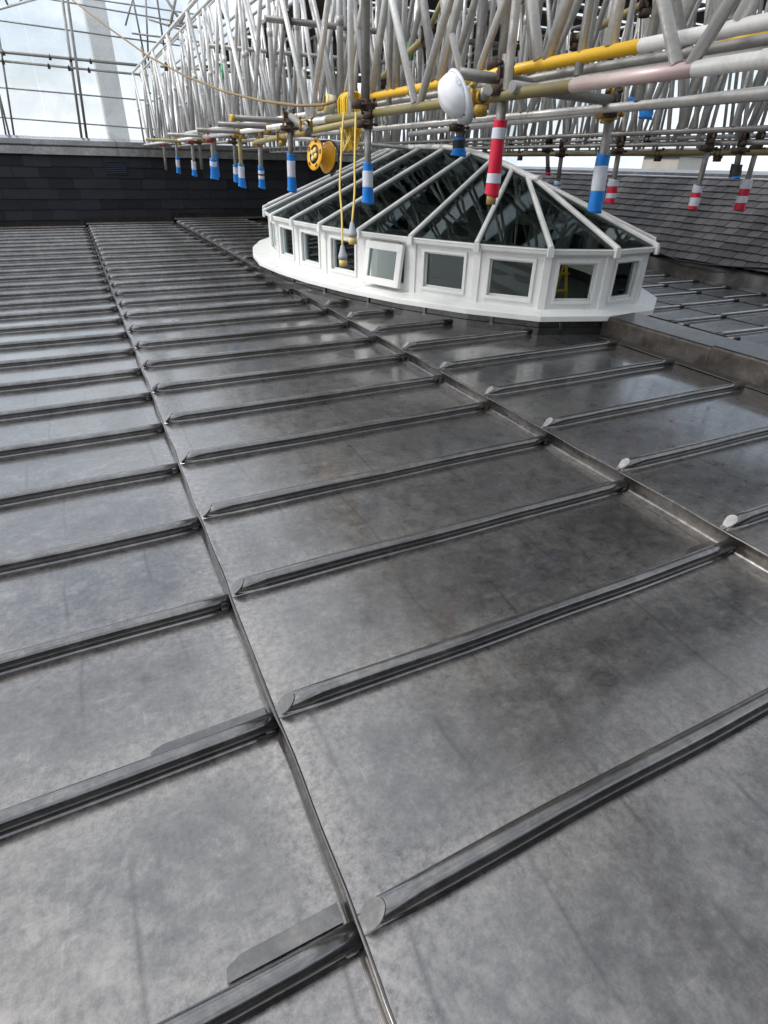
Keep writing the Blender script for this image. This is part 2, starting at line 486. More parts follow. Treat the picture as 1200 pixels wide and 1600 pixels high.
_arc = [(.0325 * math.cos(a_), .0335 + .0305 * math.sin(a_)) for a_ in [R(-38) + k * R(256) / 15 for k in range(16)]]
PROF = [(-.036, .0006), (-.0355, .0022), (-.0275, .0035)] + [(-x, z) for x, z in _arc] + [(.0275, .0035), (.0355, .0022), (.036, .0006)]
def roll(x0, x1, y, z, parent, start='cut', end='butt', fall=0.0, s=.9, seed=0, tip_=False):
    """Round-topped lead roll along X. start 'cut': splayed nose; 'butt': closed, with a small cap against the drip."""
    mb = MB(); bm = mb.bm
    rnd = random.Random(seed * 13 + 5)
    a1, a2, p1, p2 = .0035, .002, rnd.uniform(0, 6), rnd.uniform(0, 6)
    xs = []
    n_ = max(4, int((x1 - x0) / .14))
    for k in range(n_ + 1): xs.append(lerp(x0, x1, k / n_))
    prev = None
    for i, x in enumerate(xs):
        dy = a1 * math.sin(x * 2.3 + p1) + a2 * math.sin(x * 6.1 + p2)
        if i == 0: dy0 = dy
        ring = []
        for (py, pz) in PROF:
            sh = 0.0
            if i == 0 and start == 'cut': sh = pz * 1.15 - .012      # raked nose, leaning back from the drip
            if i == 0 and start == 'cut': sq = 1 - .25 * (1 - pz / .0625)
            else: sq = 1
            if i == len(xs) - 1 and end == 'cut': sh = -pz * 1.15 + .012
            bulge = 1 + .03 * math.sin(x * 9 + p2)
            ring.append(bm.verts.new((x + sh * s, y + dy + py * sq * s * bulge, z + pz * s + fall * (x - x0) / (x1 - x0))))
        if prev:
            for k in range(len(PROF) - 1):
                f = bm.faces.new((prev[k], ring[k], ring[k + 1], prev[k + 1])); f.smooth = True
        else:
            bm.faces.new(list(ring))
        prev = ring
    bm.faces.new(list(reversed(prev)))
    o = mb.build('lead_roll', M['roll'], parent)
    if end == 'butt':
        c = MB(); c.lathe((x1 - .075, y + dy, z + .026 * s), (1, 0, 0), [(.033 * s, .034), (.0352 * s, .038), (.0352 * s, .060), (.032 * s, .066), (.0, .068)], 18)
        c.build('end_cap', M['roll'], o)
    if start == 'cut':
        c = MB()                                   # raked end face, bossed over the nose
        tip = tip_
        pts = []
        for py, pz in PROF[3:-3]:
            f_ = (pz / .0625)
            wd = lerp(.30, 1.0, min(1, f_ * 1.3)) if tip else 1.0
            pts.append(V((x0 + (pz * 1.15 - .012) * s - .003, y + dy0 + py * .98 * wd * s, z + pz * s * (1.06 if tip else 1.0))))
        if tip: pts = [V((x0 - .022, y + dy0 - .008, z + .004))] + pts + [V((x0 - .022, y + dy0 + .008, z + .004))]
        c.hexa([p_ + V((-.0015, 0, .001)) for p_ in pts], [p_ + V((.004, 0, -.003)) for p_ in pts])
        c.build('roll_nose', M['lead_nose_glint'] if tip else M['nose'], o)
    return o

ZL, ZM, ZR = -.06, 0.0, .08
XA, XB, XR = 0.0, 2.176, 4.24
roof = thing('lead_roof', (0, 0, 0), 'grey lead flat roof of parallel rolls stepping up in drips to the white lantern', 'roof')
n0, n1 = -3, 27
sd_ = 0
OFFL = .0      # left-hand rolls butt just under the noses
XLEFT = -4.6
def yk(k, off): return max(-2.0, min(YW, k * PITCH + off))
for k in range(n0, n1):
    ya, yb = yk(k, OFFL), yk(k + 1, OFFL)
    if yb - ya > .1: sheet(XLEFT, XA, ya, yb, ZL, roof, 100 + k)
    if -1.9 < ya < YW - .1: roll(XLEFT, XA - .004, ya, ZL, roof, 'plain', 'butt', seed=k + 40)
    ya, yb = yk(k, .0), yk(k + 1, .0)
    if yb - ya > .1: sheet(XA, XB, ya, yb, ZM, roof, 200 + k)
    if -1.9 < ya < YW - .1: roll(XA + .012, XB - .004, ya, ZM, roof, 'cut', 'butt', seed=k + 80)
    ya, yb = yk(k, .06), yk(k + 1, .06)
    if yb - ya > .1: sheet(XB, XR + .3, ya, yb, ZR, roof, 300 + k)
    if -1.9 < ya < YW - .1:
        sx = span_x(FOOT, ya)
        xe = XR - .12
        if sx: xe = min(xe, sx[0] + .03)
        if xe > XB + .25: roll(XB + .012, xe, ya, ZR, roof, 'cut', 'plain', seed=k + 120, tip_=True)
        if sx and ya > 3.8:
            pass
# drips (risers), wavy like dressed lead, with a bright folded lip
def drip(x, z0, z1, y0, y1, lip):
    mb = MB(); bm = mb.bm
    prev = None
    n_ = int((y1 - y0) / .08)
    for i in range(n_ + 1):
        y = lerp(y0, y1, i / n_)
        f = (y / PITCH) % 1
        wv = .004 * math.sin(y * 5.1 + x) + .0025 * math.sin(y * 13.7 + 1)
        near = math.exp(-(min(f, 1 - f) / .06) ** 2) * .010      # puckers at each roll
        ft = .012 if z1 <= 0 else .05
        prof = [(x + (.004 if z1 <= 0 else .014), z1 + .001), (x + .003 + wv, z1 + .0030), (x - .004 + wv - near * .3, z1 + .003), (x - .006 + wv, z1 - .003), (x - .001 + wv * .6, z1 - .010),
                (x - .003 + wv * .5, lerp(z0, z1, .25)), (x - .009 + wv * .5, z0 + .006), (x - ft + wv, z0 + .0035), (x - ft - .004 + wv, z0 + .0005)]
        ring = [bm.verts.new((px, y, pz)) for px, pz in prof]
        if prev:
            for k in range(len(ring) - 1):
                fc = bm.faces.new((prev[k], ring[k], ring[k + 1], prev[k + 1])); fc.smooth = True
        prev = ring
    return mb.build('drip_edge', lip, roof)
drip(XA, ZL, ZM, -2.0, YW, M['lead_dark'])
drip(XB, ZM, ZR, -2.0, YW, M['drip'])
# aprons along the foot of the slate wall, one for each level
for x0, x1, z in ((XLEFT, XA - .02, ZL), (XA, XB - .02, ZM), (XB, 9.3, ZR)):
    mb = MB()
    mb.hexa([(x0, YW - .34, z + .045), (x1, YW - .34, z + .045), (x1, YW + .02, z + .06), (x0, YW + .02, z + .06)],
            [(x0, YW - .32, z + .085), (x1, YW - .32, z + .085), (x1, YW + .02, z + .20), (x0, YW + .02, z + .20)])
    mb.build('apron_flashing', M['lead_box'], roof, .01)

# splash laps: the free edge of each sheet, dressed flat beside the roll end
for k in range(-1, 16):
    for (xe, z, off) in ((XA, ZL, OFFL), (XB, ZM, 0.0)):
        y = k * PITCH + off
        mb = MB()
        L_ = .30 + .1 * math.sin(k * 2.1 + xe)
        a = [(xe - L_, y + .040, z + .0078), (xe - .02, y + .040, z + .0078), (xe - .02, y + .088, z + .0045), (xe - L_ + .04, y + .084, z + .0045), (xe - L_ + .005, y + .07, z + .0055)]
        mb.hexa(a, [(p[0], p[1], p[2] + .0022) for p in a])
        mb.build('splash_lap', M['nose'], roof)

# deck beyond the hollow ridge: falls away to the right in four steps
slope = thing('lead_roof', (4.7, 0, 0), 'dark lead roof slope with short rolls beyond the box ridge, below the slate roof', 'roof')
EDG = [4.62, 5.72, 6.81, 8.18, 9.32, 10.4]
ZS = [.03, -.03, -.08, -.13, -.18]
for b_ in range(5):
    x0, x1, z = EDG[b_], EDG[b_ + 1], ZS[b_]
    off = [.42, .12, .30, .0, .2][b_]
    y = -1.0 + off
    ys = []
    while y < 12.5: ys.append(y); y += .62
    ys = [-1.5] + ys
    for i in range(len(ys) - 1):
        sheet(x0, x1, ys[i], ys[i + 1], z, slope, 500 + b_ * 40 + i, fall=-.012, mat=M['sheet2'])
        if i:
            sx = span_x(FOOT, ys[i]); xs0 = x0 + .03
            if sx: xs0 = max(xs0, sx[1])
            if x1 - xs0 > .25: roll(xs0, x1 - .02, ys[i], z, slope, 'plain', 'cutx', fall=-.012, s=.7, seed=b_ * 50 + i)
    mb = MB(); mb.hexa([(x1 - .004, -1.5, z - .08), (x1 + .012, -1.5, z - .08), (x1 + .012, ys[-1], z - .08), (x1 - .004, ys[-1], z - .08)],
                       [(x1 - .012, -1.5, z - .004), (x1 + .006, -1.5, z - .006), (x1 + .006, ys[-1], z - .006), (x1 - .012, ys[-1], z - .004)])
    mb.build('drip_edge', M['roll'], slope)

# hollow box ridge, lead covered, lapped in lengths
box = thing('box_ridge', (4.5, 2, ZR), 'brown lead covered box ridge running from the lantern towards the camera', 'ridge cover')
ylens = [(3.70, 2.42), (2.46, .95), (.99, -.6)]
for i, (ya, yb) in enumerate(ylens):
    e = .020 * (i % 2)
    x0, x1, zb, zt = 4.305 - e, 4.70 + e, -.02, .262 + e
    pr = [(x0 - .012, zb), (x0, zt - .022), (x0 + .008, zt - .006), (x0 + .022, zt), (x1 - .04, zt + .012), (x1 - .008, zt + .008), (x1, zt - .03), (x1 + .01, zb - .1)]
    mb = MB(); mb.hexa([(x, ya, z) for x, z in pr], [(x, yb, z) for x, z in pr])
    mb.build('ridge_cover', M['lead_box'], box, .008)
mb = MB(); mb.hexa([(4.19, 3.6, ZR + .004), (4.19, -.6, ZR + .004), (4.318, -.6, ZR + .004), (4.318, 3.6, ZR + .004)],
                   [(4.195, 3.6, ZR + .012), (4.195, -.6, ZR + .012), (4.300, -.6, ZR + .014), (4.300, 3.6, ZR + .014)])
mb.build('side_flashing', M['lead_dark'], box, .004)

# ------------------------------------------------------------------ slate clad wall at the back
wall = thing('slate_wall', (2, YW, 0), 'long black slate clad parapet wall with a grey lead coping and small vent', 'wall')
WX0, WX1, WT = -4.6, 10.6, 1.87
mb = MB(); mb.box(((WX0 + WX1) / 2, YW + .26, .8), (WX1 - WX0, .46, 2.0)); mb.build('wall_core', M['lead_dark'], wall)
mb = MB()
rnd = random.Random(3)
course = .232
vent = onY(181, 262, YW - .03)
nrow = 8
for r_ in range(nrow):
    z0 = WT - .34 - (r_ + 1) * course
    x = WX0 + (r_ % 2) * .27
    while x < WX1:
        w_ = rnd.choice((.44, .50, .56, .6))
        t0 = .018 + rnd.uniform(-.002, .004)
        zz = z0 + rnd.uniform(-.006, .006)
        a = [(x + .004, YW - t0 - .012, zz), (x + w_ - .004, YW - t0 - .012 + rnd.uniform(-.003, .003), zz + rnd.uniform(-.004, .004)), (x + w_ - .004, YW + .01, zz), (x + .004, YW + .01, zz)]
        b = [(x + .004, YW - .006, zz + course + .03), (x + w_ - .004, YW - .006, zz + course + .03), (x + w_ - .004, YW + .015, zz + course + .03), (x + .004, YW + .015, zz + course + .03)]
        mb.hexa(a, b); x += w_
mb.build('slate_cladding', M['slate'], wall)
mb = MB()
pr = [(YW - .10, WT - .33), (YW - .085, WT - .16), (YW - .12, WT - .13), (YW - .11, WT - .02), (YW + .05, WT), (YW + .6, WT + .05), (YW + .6, WT - .3)]
x = WX0
while x < WX1:
    x2 = min(WX1, x + 1.9); d = .005 * (int((x - WX0) / 1.9) % 2)
    mb.hexa([(x - .02, y_ - d, z_ + d) for y_, z_ in pr], [(x2 + .02, y_ - d, z_ + d) for y_, z_ in pr]); x = x2
mb.build('coping', M['lead_cope'], wall, .008)
mb = MB()
vx, vz = vent.x, vent.z
mb.box((vx, YW - .045, vz + .135), (.50, .03, .02)); mb.box((vx, YW - .045, vz - .135), (.50, .03, .02))
mb.box((vx - .24, YW - .045, vz), (.02, .03, .25)); mb.box((vx + .24, YW - .045, vz), (.02, .03, .25))
vf = mb.build('vent', M['black'], wall)
mb = MB()
for k in range(6):
    mb.box((vx, YW - .04, vz - .10 + k * .04), (.46, .012, .03), Matrix.Rotation(R(-35), 3, 'X'))
mb.build('louvre', simple('vent_blue_grey', (.015, .022, .038), .7), vf)

# unseen dark wall added behind the camera to darken the near sides of the rolls
bw_ = thing('slate_wall', (0, -5, 0), 'unseen dark wall added behind the viewpoint to darken the roll sides', 'wall')
mb = MB(); mb.box((0, -5.3, 1.4), (30, .5, 4.4)); mb.build('wall_core', M['slate'], bw_)
mb = MB(); mb.box((0, -5.2, 3.68), (30.2, .8, .14)); mb.build('coping', M['lead_cope'], bw_, .02)

# ------------------------------------------------------------------ pitched slate roof on the right
sr = thing('slate_roof', (10, 6, 0), 'grey slate pitched roof behind the lantern on the right', 'roof')
e0 = onZ(1100, 443, -.18).x + .05         # foot of the apron
EX, EZ = e0 + .12, .12
RX, RZ = EX + 2.0, 1.47
u = V((RX - EX, 0, RZ - EZ)); ln = u.length; u.normalize(); nn = V((-u.z, 0, u.x))
mb = MB(); mb.hexa([(EX + .02, -2, -.6), (RX + .3, -2, -.6), (RX + .3, YW, -.6), (EX + .02, YW, -.6)],
                   [(EX + .03, -2, EZ - .03), (RX + .3, -2, RZ - .03), (RX + .3, YW, RZ - .03), (EX + .03, YW, EZ - .03)])
mb.build('roof_core', M['lead_dark'], sr)
mb = MB(); NC = 13; gd = ln / NC
for c_ in range(NC):
    y = -2 + (c_ % 2) * .118
    while y < YW - .1:
        w_ = .235 + rnd.uniform(-.008, .008)
        s0 = V((EX, 0, EZ)) + u * (c_ * gd - rnd.uniform(0, .012)) + nn * (.026 + rnd.uniform(0, .006)); s1 = V((EX, 0, EZ)) + u * min(ln, (c_ + 1) * gd + .02) + nn * .008
        tw = rnd.uniform(-.006, .006)
        a = [s0 + V((0, y + .006, 0)), s0 + V((0, y + w_ - .006, 0)) + u * tw, s0 + V((0, y + w_ - .006, 0)) - nn * .012 + u * tw, s0 + V((0, y + .006, 0)) - nn * .012]
        b = [s1 + V((0, y + .006, 0)), s1 + V((0, y + w_ - .006, 0)), s1 + V((0, y + w_ - .006, 0)) - nn * .01, s1 + V((0, y + .006, 0)) - nn * .01]
        mb.hexa(a, b); y += w_
mb.build('slates', M['slate2'], sr)
mb = MB()
mb.hexa([(RX - .17, -2, RZ - .11), (RX + .3, -2, RZ - .1), (RX + .3, YW, RZ - .1), (RX - .17, YW, RZ - .11)], [(RX - .15, -2, RZ - .06), (RX + .3, -2, RZ + .07), (RX + .3, YW, RZ + .07), (RX - .15, YW, RZ - .06)])
mb.build('ridge_flashing', M['lead_cope'], sr, .01)
mb = MB()
mb.hexa([(e0 - .04, -2, -.19), (EX + .06, -2, -.25), (EX + .06, YW, -.25), (e0 - .04, YW, -.19)], [(e0, -2, -.14), (EX + .06, -2, EZ - .005), (EX + .06, YW, EZ - .005), (e0, YW, -.14)])
mb.build('apron_flashing', M['lead_dark'], sr, .01)
# black cable lying over the eaves slates
p = [onX(1016, 382, EX + .4), onX(1035, 396, EX + .3), onX(1070, 408, EX + .2), onX(1120, 414, EX + .16), onX(1200, 420, EX + .14)]
p = []
for px_, py_ in ((1016, 384), (1032, 396), (1060, 407), (1100, 413), (1150, 417), (1210, 420)):
    d = ray(px_, py_); A_ = V((EX, 0, EZ)) + nn * .036
    t_ = (A_ - CAMLOC).dot(nn) / d.dot(nn); p.append(CAMLOC + d * t_)
mb = MB(); mb.path(p, .014, 8)
tag(mb.build('roof_cable', M['black']), 'black cable lying across the lowest slates of the pitched roof', 'cable')

# ------------------------------------------------------------------ the lantern
lan = thing('roof_lantern', (CX, CY, 0), 'white oval roof lantern with small windows and dark glazed roof', 'roof lantern')
def ring_faces(mb, loops, cl=True):
    """loft a list of loops (polygon, z)"""
    vs = [[mb.bm.verts.new((x, y, z)) for x, y in pl] for pl, z in loops]
    for a, b in zip(vs, vs[1:]):
        k_ = len(a)
        for i in range(k_):
            j = (i + 1) % k_
            mb.bm.faces.new((a[i], a[j], b[j], b[i]))
WALL = offset(EAVE, -.045)
ZC, ZE = .275, .853
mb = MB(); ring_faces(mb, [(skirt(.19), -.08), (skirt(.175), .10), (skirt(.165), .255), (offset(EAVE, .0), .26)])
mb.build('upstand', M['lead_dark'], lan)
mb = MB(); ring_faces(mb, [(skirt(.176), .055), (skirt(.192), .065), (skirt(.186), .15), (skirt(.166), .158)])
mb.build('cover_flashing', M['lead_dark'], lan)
UP = skirt(.182)
for i in range(NE):
    a = V((*UP[i], 0)); b = V((*UP[(i + 1) % NE], 0)); d = (b - a).normalized(); q = a + (b - a) * .35
    mb = MB(); mb.box(q + V((0, 0, .165)), (.035, .012, .17), Matrix.Rotation(math.atan2(d.y, d.x), 3, 'Z'))
    mb.build('welt', M['roll'], lan, .003)
mb = MB(); ring_faces(mb, [(skirt(.12), .222), (skirt(.245), .222), (skirt(.25), .226), (skirt(.25), .272), (skirt(.243), .278), (offset(EAVE, -.05), .315)])
mb.build('cill', M['white'], lan)
IN = offset(WALL, -.11)
mb = MB(); vv = [(x, y, .10) for x, y in skirt(.12)]; mb.poly(vv)
mb.build('shaft_dark_sheet', M['dark'], lan)  # dark sheet standing in for the unlit void inside the lantern
# posts, rails and windows, facet by facet
def facet_basis(i):
    a, b = V((*WALL[i], 0)), V((*WALL[(i + 1) % NE], 0))
    t = (b - a).normalized(); n_ = V((t.y, -t.x, 0))
    if n_.dot((a + b) / 2 - V((CX, CY, 0))) < 0: n_ = -n_
    return a, b, t, n_
OPEN = 3
hv = ZE - .05
for i in range(NE):
    a, b, t, n_ = facet_basis(i)
    Lf = (b - a).length
    rot = Matrix((t, n_, V((0, 0, 1)))).transposed()
    def P(s_, o_, z_): return a + t * s_ + n_ * o_ + V((0, 0, z_))
    # wall panel with an opening: two stiles, bottom and top rail
    pw = .125 * Lf / .75
    z0, z1 = .30, hv
    wb, wt = .372, .752
    f = MB()
    f.box(P(pw / 2, -.05, (z0 + z1) / 2), (pw - .002, .10, z1 - z0), rot)
    f.box(P(Lf - pw / 2, -.05, (z0 + z1) / 2), (pw - .002, .10, z1 - z0), rot)
    f.box(P(Lf / 2, -.05, (z0 + wb) / 2), (Lf - 2 * pw, .098, wb - z0), rot)
    f.box(P(Lf / 2, -.05, (wt + z1) / 2), (Lf - 2 * pw, .098, z1 - wt), rot)
    f.build('wall_panel', M['white'], lan)
    # mitred corner post
    f = MB()
    c0 = V((*WALL[i], 0)); rad = (c0 - V((CX, CY, 0)))
    nprev = facet_basis(i - 1)[3]; nb = (nprev + n_).normalized(); tb = V((-nb.y, nb.x, 0))
    rr = Matrix((tb, nb, V((0, 0, 1)))).transposed()
    f.box(c0 + nb * -.02 + V((0, 0, (z0 + z1) / 2)), (.075, .066, z1 - z0), rr)
    f.build('corner_post', M['white'], lan, .004)
    # window
    fw, fd = .030, .035
    wl, wr = pw, Lf - pw
    ajar = (i == OPEN)
    f = MB()
    if not ajar:
        for (s0, s1, za, zb_) in ((wl - .012, wr + .012, wt - .018, wt + .014), (wl - .012, wr + .012, wb - .014, wb + .018), (wl - .012, wl + .018, wb + .018, wt - .018), (wr - .018, wr + .012, wb + .018, wt - .018)):
            f.box(P((s0 + s1) / 2, .006, (za + zb_) / 2), (s1 - s0, .024, zb_ - za), rot)
        for (s0, s1, za, zb_) in ((wl + .0, wr - .0, wt - .034, wt - .012), (wl, wr, wb + .012, wb + .034), (wl, wl + .03, wb + .034, wt - .034), (wr - .03, wr, wb + .034, wt - .034)):
            f.box(P((s0 + s1) / 2, -.035, (za + zb_) / 2), (s1 - s0, .03, zb_ - za), rot)
        wf = f.build('window', M['white'], lan, .003)
        gq = MB(); gq.box(P(Lf / 2, -.04, (wb + wt) / 2), (wr - wl - .05, .006, wt - wb - .06), rot); gq.build('glass', M['winglass'], wf)
    else:
        hinge = P(Lf / 2, .02, wt + .02)
        tilt = Matrix.Rotation(R(-9), 3, t) if (Matrix.Rotation(R(-9), 3, t) @ V((0, 0, -1))).dot(n_) > 0 else Matrix.Rotation(R(9), 3, t)
        rt = tilt @ rot
        H_, W_ = wt - wb + .055, wr - wl + .05
        def Q(s_, h_): return hinge + tilt @ (t * s_ + V((0, 0, h_)) + n_ * .02)
        bw = .075
        f.box(Q(0, -bw / 2), (W_, .045, bw), rt); f.box(Q(0, -H_ + bw / 2), (W_, .045, bw), rt)
        f.box(Q(-W_ / 2 + bw / 2, -H_ / 2), (bw, .045, H_ - 2 * bw), rt); f.box(Q(W_ / 2 - bw / 2, -H_ / 2), (bw, .045, H_ - 2 * bw), rt)
        wf = f.build('window', M['white'], lan, .004)
        wf['label'] = 'top hung window propped slightly open'
        gq = MB(); gq.box(Q(0, -H_ / 2), (W_ - 2 * bw, .008, H_ - 2 * bw), rt); gq.build('glass', M['winglass'], wf)
        hg = MB(); hg.box(hinge + V((0, 0, .012)) + n_ * .02, (W_ * .8, .03, .012), rot); hg.build('hinge', M['steel'], wf)
# eaves fascia
mb = MB(); ring_faces(mb, [(offset(EAVE, -.06), hv - .006), (offset(EAVE, -.018), hv - .006), (offset(EAVE, -.014), hv + .008), (offset(EAVE, .012), hv + .012), (offset(EAVE, .018), hv + .045), (offset(EAVE, .024), ZE - .002), (offset(EAVE, .016), ZE + .006), (offset(EAVE, -.05), ZE + .012)])
mb.build('eaves_fascia', M['white'], lan)
# ridge height follows an even pitch all round the oval
def ridge_pt(y):
    keys = [(5.07, 1.385), (5.22, 1.41), (5.5, 1.48), (5.9, 1.566), (6.36, 1.638), (6.98, 1.69), (7.7, 1.70)]
    yy = y if y <= CY else 2 * CY - y
    for (ya, za), (yb, zb_) in zip(keys, keys[1:]):
        if yy <= yb: return V((CX, y, lerp(za, zb_, max(0, (yy - ya) / (yb - ya)))))
    return V((CX, y, 1.70))
for i in range(NE):
    e_ = V((*EAVE[i], ZE + .012)); r_ = ridge_pt(RIDY[i])
    d = (r_ - e_).normalized(); s_ = d.cross(V((0, 0, 1))).normalized(); up = s_.cross(d)
    st = e_ - d * .035
    f = MB(); L_ = (r_ - st).length
    wdt = .024
    a = [st + s_ * -wdt + up * -.005, st + s_ * wdt + up * -.005, st + s_ * wdt + up * .026, st + s_ * .012 + up * .038, st - s_ * .012 + up * .038, st + s_ * -wdt + up * .026]
    f.hexa(a, [q + d * L_ for q in a])
    f.box(st + V((0, 0, -.022)) + d * -.002, (.062, .03, .075), Matrix((s_, V((d.x, d.y, 0)).normalized() * -1, V((0, 0, 1)))).transposed())
    f.build('glazing_bar', M['white'], lan, .003)
    j = (i + 1) % NE
    e2 = V((*EAVE[j], ZE + .012)); r2 = ridge_pt(RIDY[j])
    gq = MB()
    if (r2 - r_).length > .02: gq.hexa([e_, e2, r2, r_], [q + V((0, 0, .008)) for q in (e_, e2, r2, r_)])
    else: gq.hexa([e_, e2, r_], [q + V((0, 0, .008)) for q in (e_, e2, r_)])
    gq.build('roof_pane', M['roofglass'], lan)
ys = [5.0 + k * .1 for k in range(55)]
mb = MB(); mb.path([ridge_pt(y) + V((0, 0, .018)) for y in ys], .035, 8); mb.build('ridge_bar', M['white'], lan)

# ------------------------------------------------------------------ temporary works: lattice beams
BZ, TZ = 1.81, 3.25
YA, YB = -1.4, 17.4
NODE = .73
def lattice(X, chords, label, group, zb=BZ, zt=TZ, y0=YA, y1=YB, rc=.0242, rb=.0225, phase=1.46, mat='alu', NODE=1.9, px_=.0):
    t = thing('lattice_beam', (X, y1, zb), label, 'scaffold beam', group)
    for (ya, yb, mt) in chords:
        m_ = MB(); m_.tube((X, ya, zb), (X, yb, zb), rc, 14)
        o_ = m_.build('chord', M[mt], t)
    # spigot collars on the lower chord
    m_ = MB(); m_.tube((X, y0, zt), (X, y1, zt), rc, 10); m_.build('chord', M[mat], t)
    k0 = math.ceil((y0 - phase) / NODE); k1 = math.floor((y1 - phase) / NODE)
    # one diagonal of each hand, one post; the rest are copies sharing the mesh
    def one(dy, dx, name):
        m_ = MB(); m_.tube((dx, 0, zb + .018), (dx, dy, zt - .018), rb, 10)
        if name == 'post': m_.tube((dx, 0, (zb + zt) / 2 - .03), (dx, 0, (zb + zt) / 2 + .03), rb + .005, 10)
        me = m_.build(name, M[mat], t)
        me.matrix_parent_inverse = Matrix.Translation((-X, -y1, -zb))
        return me
    dA, dB, po = one(NODE / 2 - .03, 0, 'brace'), one(-NODE / 2 + .03, 0, 'brace'), one(0, 0, 'post')
    first = True
    for k in range(k0, k1 + 1):
        y = phase + k * NODE
        for src, ok in ((dA, y + NODE / 2 < y1), (dB, y - NODE / 2 > y0), (po, True)):
            if not ok: continue
            if first: c = src
            else:
                c = src.copy(); C.objects.link(c)
            sgn = .03 if src is dA else (-.03 if src is dB else 0)
            c.location = (X, y + sgn if src is not po else y + NODE * .5 + .06, 0)
        first = False if k > k0 else first
        if k == k0: first = False
    return t
GRP = 'lattice beams of the scaffold roof'
deep = 'silver tube lattice beam deep in the tangle above the lantern'
lattice(1.92, [(-1.4, 1.57, 'alu'), (1.57, 5.2, 'yellow')], 'nearest lattice beam, bright yellow lower chord behind the hard hat', GRP, y1=4.72, zb=1.923, zt=2.95, rb=.026, NODE=.985, phase=2.17)
lattice(1.76, [(-1.4, 1.15, 'alu'), (1.15, 1.75, 'pink'), (1.75, 4.6, 'yellowworn'), (4.6, 17.4, 'alu')], 'lattice beam with a pink stained lower chord, long face on the left', GRP, zb=1.80, phase=1.2)
lattice(2.42, [(-1.4, 17.4, 'alu')], 'lattice beam with thin plain silver chord just beyond the pink stained one', GRP, zb=1.78, phase=1.0, rc=.02)
for q, X in enumerate((1.92, 2.12, 2.62, 3.1, 3.6, 4.2, 5.0, 5.9, 6.9, 8.0)):
    lattice(X, [(-1.0 if X < 6 else 0.5, 17.4, 'steel')], deep, 'matching lattice beams deep in the scaffold', rb=.0195, zb=1.84 + .07 * (q % 3) if X < 4 else 1.72 + .05 * (q % 2), zt=3.25 + .12 * (q % 2), phase=.9 + .47 * (q % 4) + .13 * (q % 3), y0=-1.0 if X < 6 else .5, NODE=1.9 if X < 2.5 else (1.0 if X < 4 else .72), rc=.019)
# collars with fixing holes on the two near chords
for X, z, ys_ in ((1.92, 1.923, (.82, .44)), (1.76, 1.80, (.78, .45))):
    for y in ys_:
        m_ = MB(); m_.tube((X, y - .13, z), (X, y + .13, z), .0275, 14)
        for s_ in (-.09, -.03, .03, .09):
            m_.tube((X - .029, y + s_, z), (X + .029, y + s_, z), .004, 8)
        tag(m_.build('chord_spigot', M['alu']), {(.82): 'silver sleeve with pin holes on the top right chord', (.44): 'sleeve with pin holes at the right end of the top chord', (.78): 'silver sleeve with pin holes on the pink stained chord', (.45): 'sleeve with pin holes at the right edge, lower chord'}[y], 'sleeve')

def coupler(parent, p, mat='rust', s=1.0, ax='y'):
    p = V(p)
    m_ = MB()
    A_ = {'x': V((1, 0, 0)), 'y': V((0, 1, 0)), 'z': V((0, 0, 1))}[ax]
    m_.lathe(p - A_ * .026 * s, A_, [(.0245 * s, 0), (.033 * s, 0), (.034 * s, .02), (.034 * s, .032), (.033 * s, .052 * s), (.0245 * s, .052 * s)], 14)
    B_ = V((0, 0, 1)) if ax != 'z' else V((1, 0, 0))
    q = p + B_ * -.05 * s
    m_.lathe(q - V((0, 0, .022)), V((0, 0, 1)), [(.026, 0), (.037, .002), (.037, .042), (.026, .044)], 12)
    for sg in (-1, 1):
        c_ = A_.cross(B_) * .045 * sg * s
        m_.tube(p + c_ - B_ * .045, p + c_ + B_ * .05, .007, 6)
        m_.tube(p + c_ + B_ * .035, p + c_ + B_ * .05, .013, 6)
        m_.box(p + c_ * .85, (.022, .022, .05))
    return m_.build('coupler', M[mat], parent)

def scaf_tube(a, b, mat, label, group=None, couplers=(), r=.0242, cat='scaffold tube', name='scaffold_tube'):
    a, b = V(a), V(b)
    if a.z > b.z and abs((a - b).normalized().z) > .8: a, b = b, a
    t = thing(name, a, label, cat, group)
    m_ = MB(); m_.tube(a, b, r, 14); m_.tube(b + (b - a).normalized() * .0005, b + (b - a).normalized() * .001, r * .8, 10)
    m_.build('tube', M[mat], t)
    for c in couplers:
        p_, mt, ax = c
        coupler(t, p_, mt, 1.0, ax)
    return t

scaf_tube((1.80, 5.0, 1.86), (1.66, 10.6, 1.86), 'alu', 'silver tube continuing the yellow chord away towards the slate wall', 'cross tubes under the lattice beams')
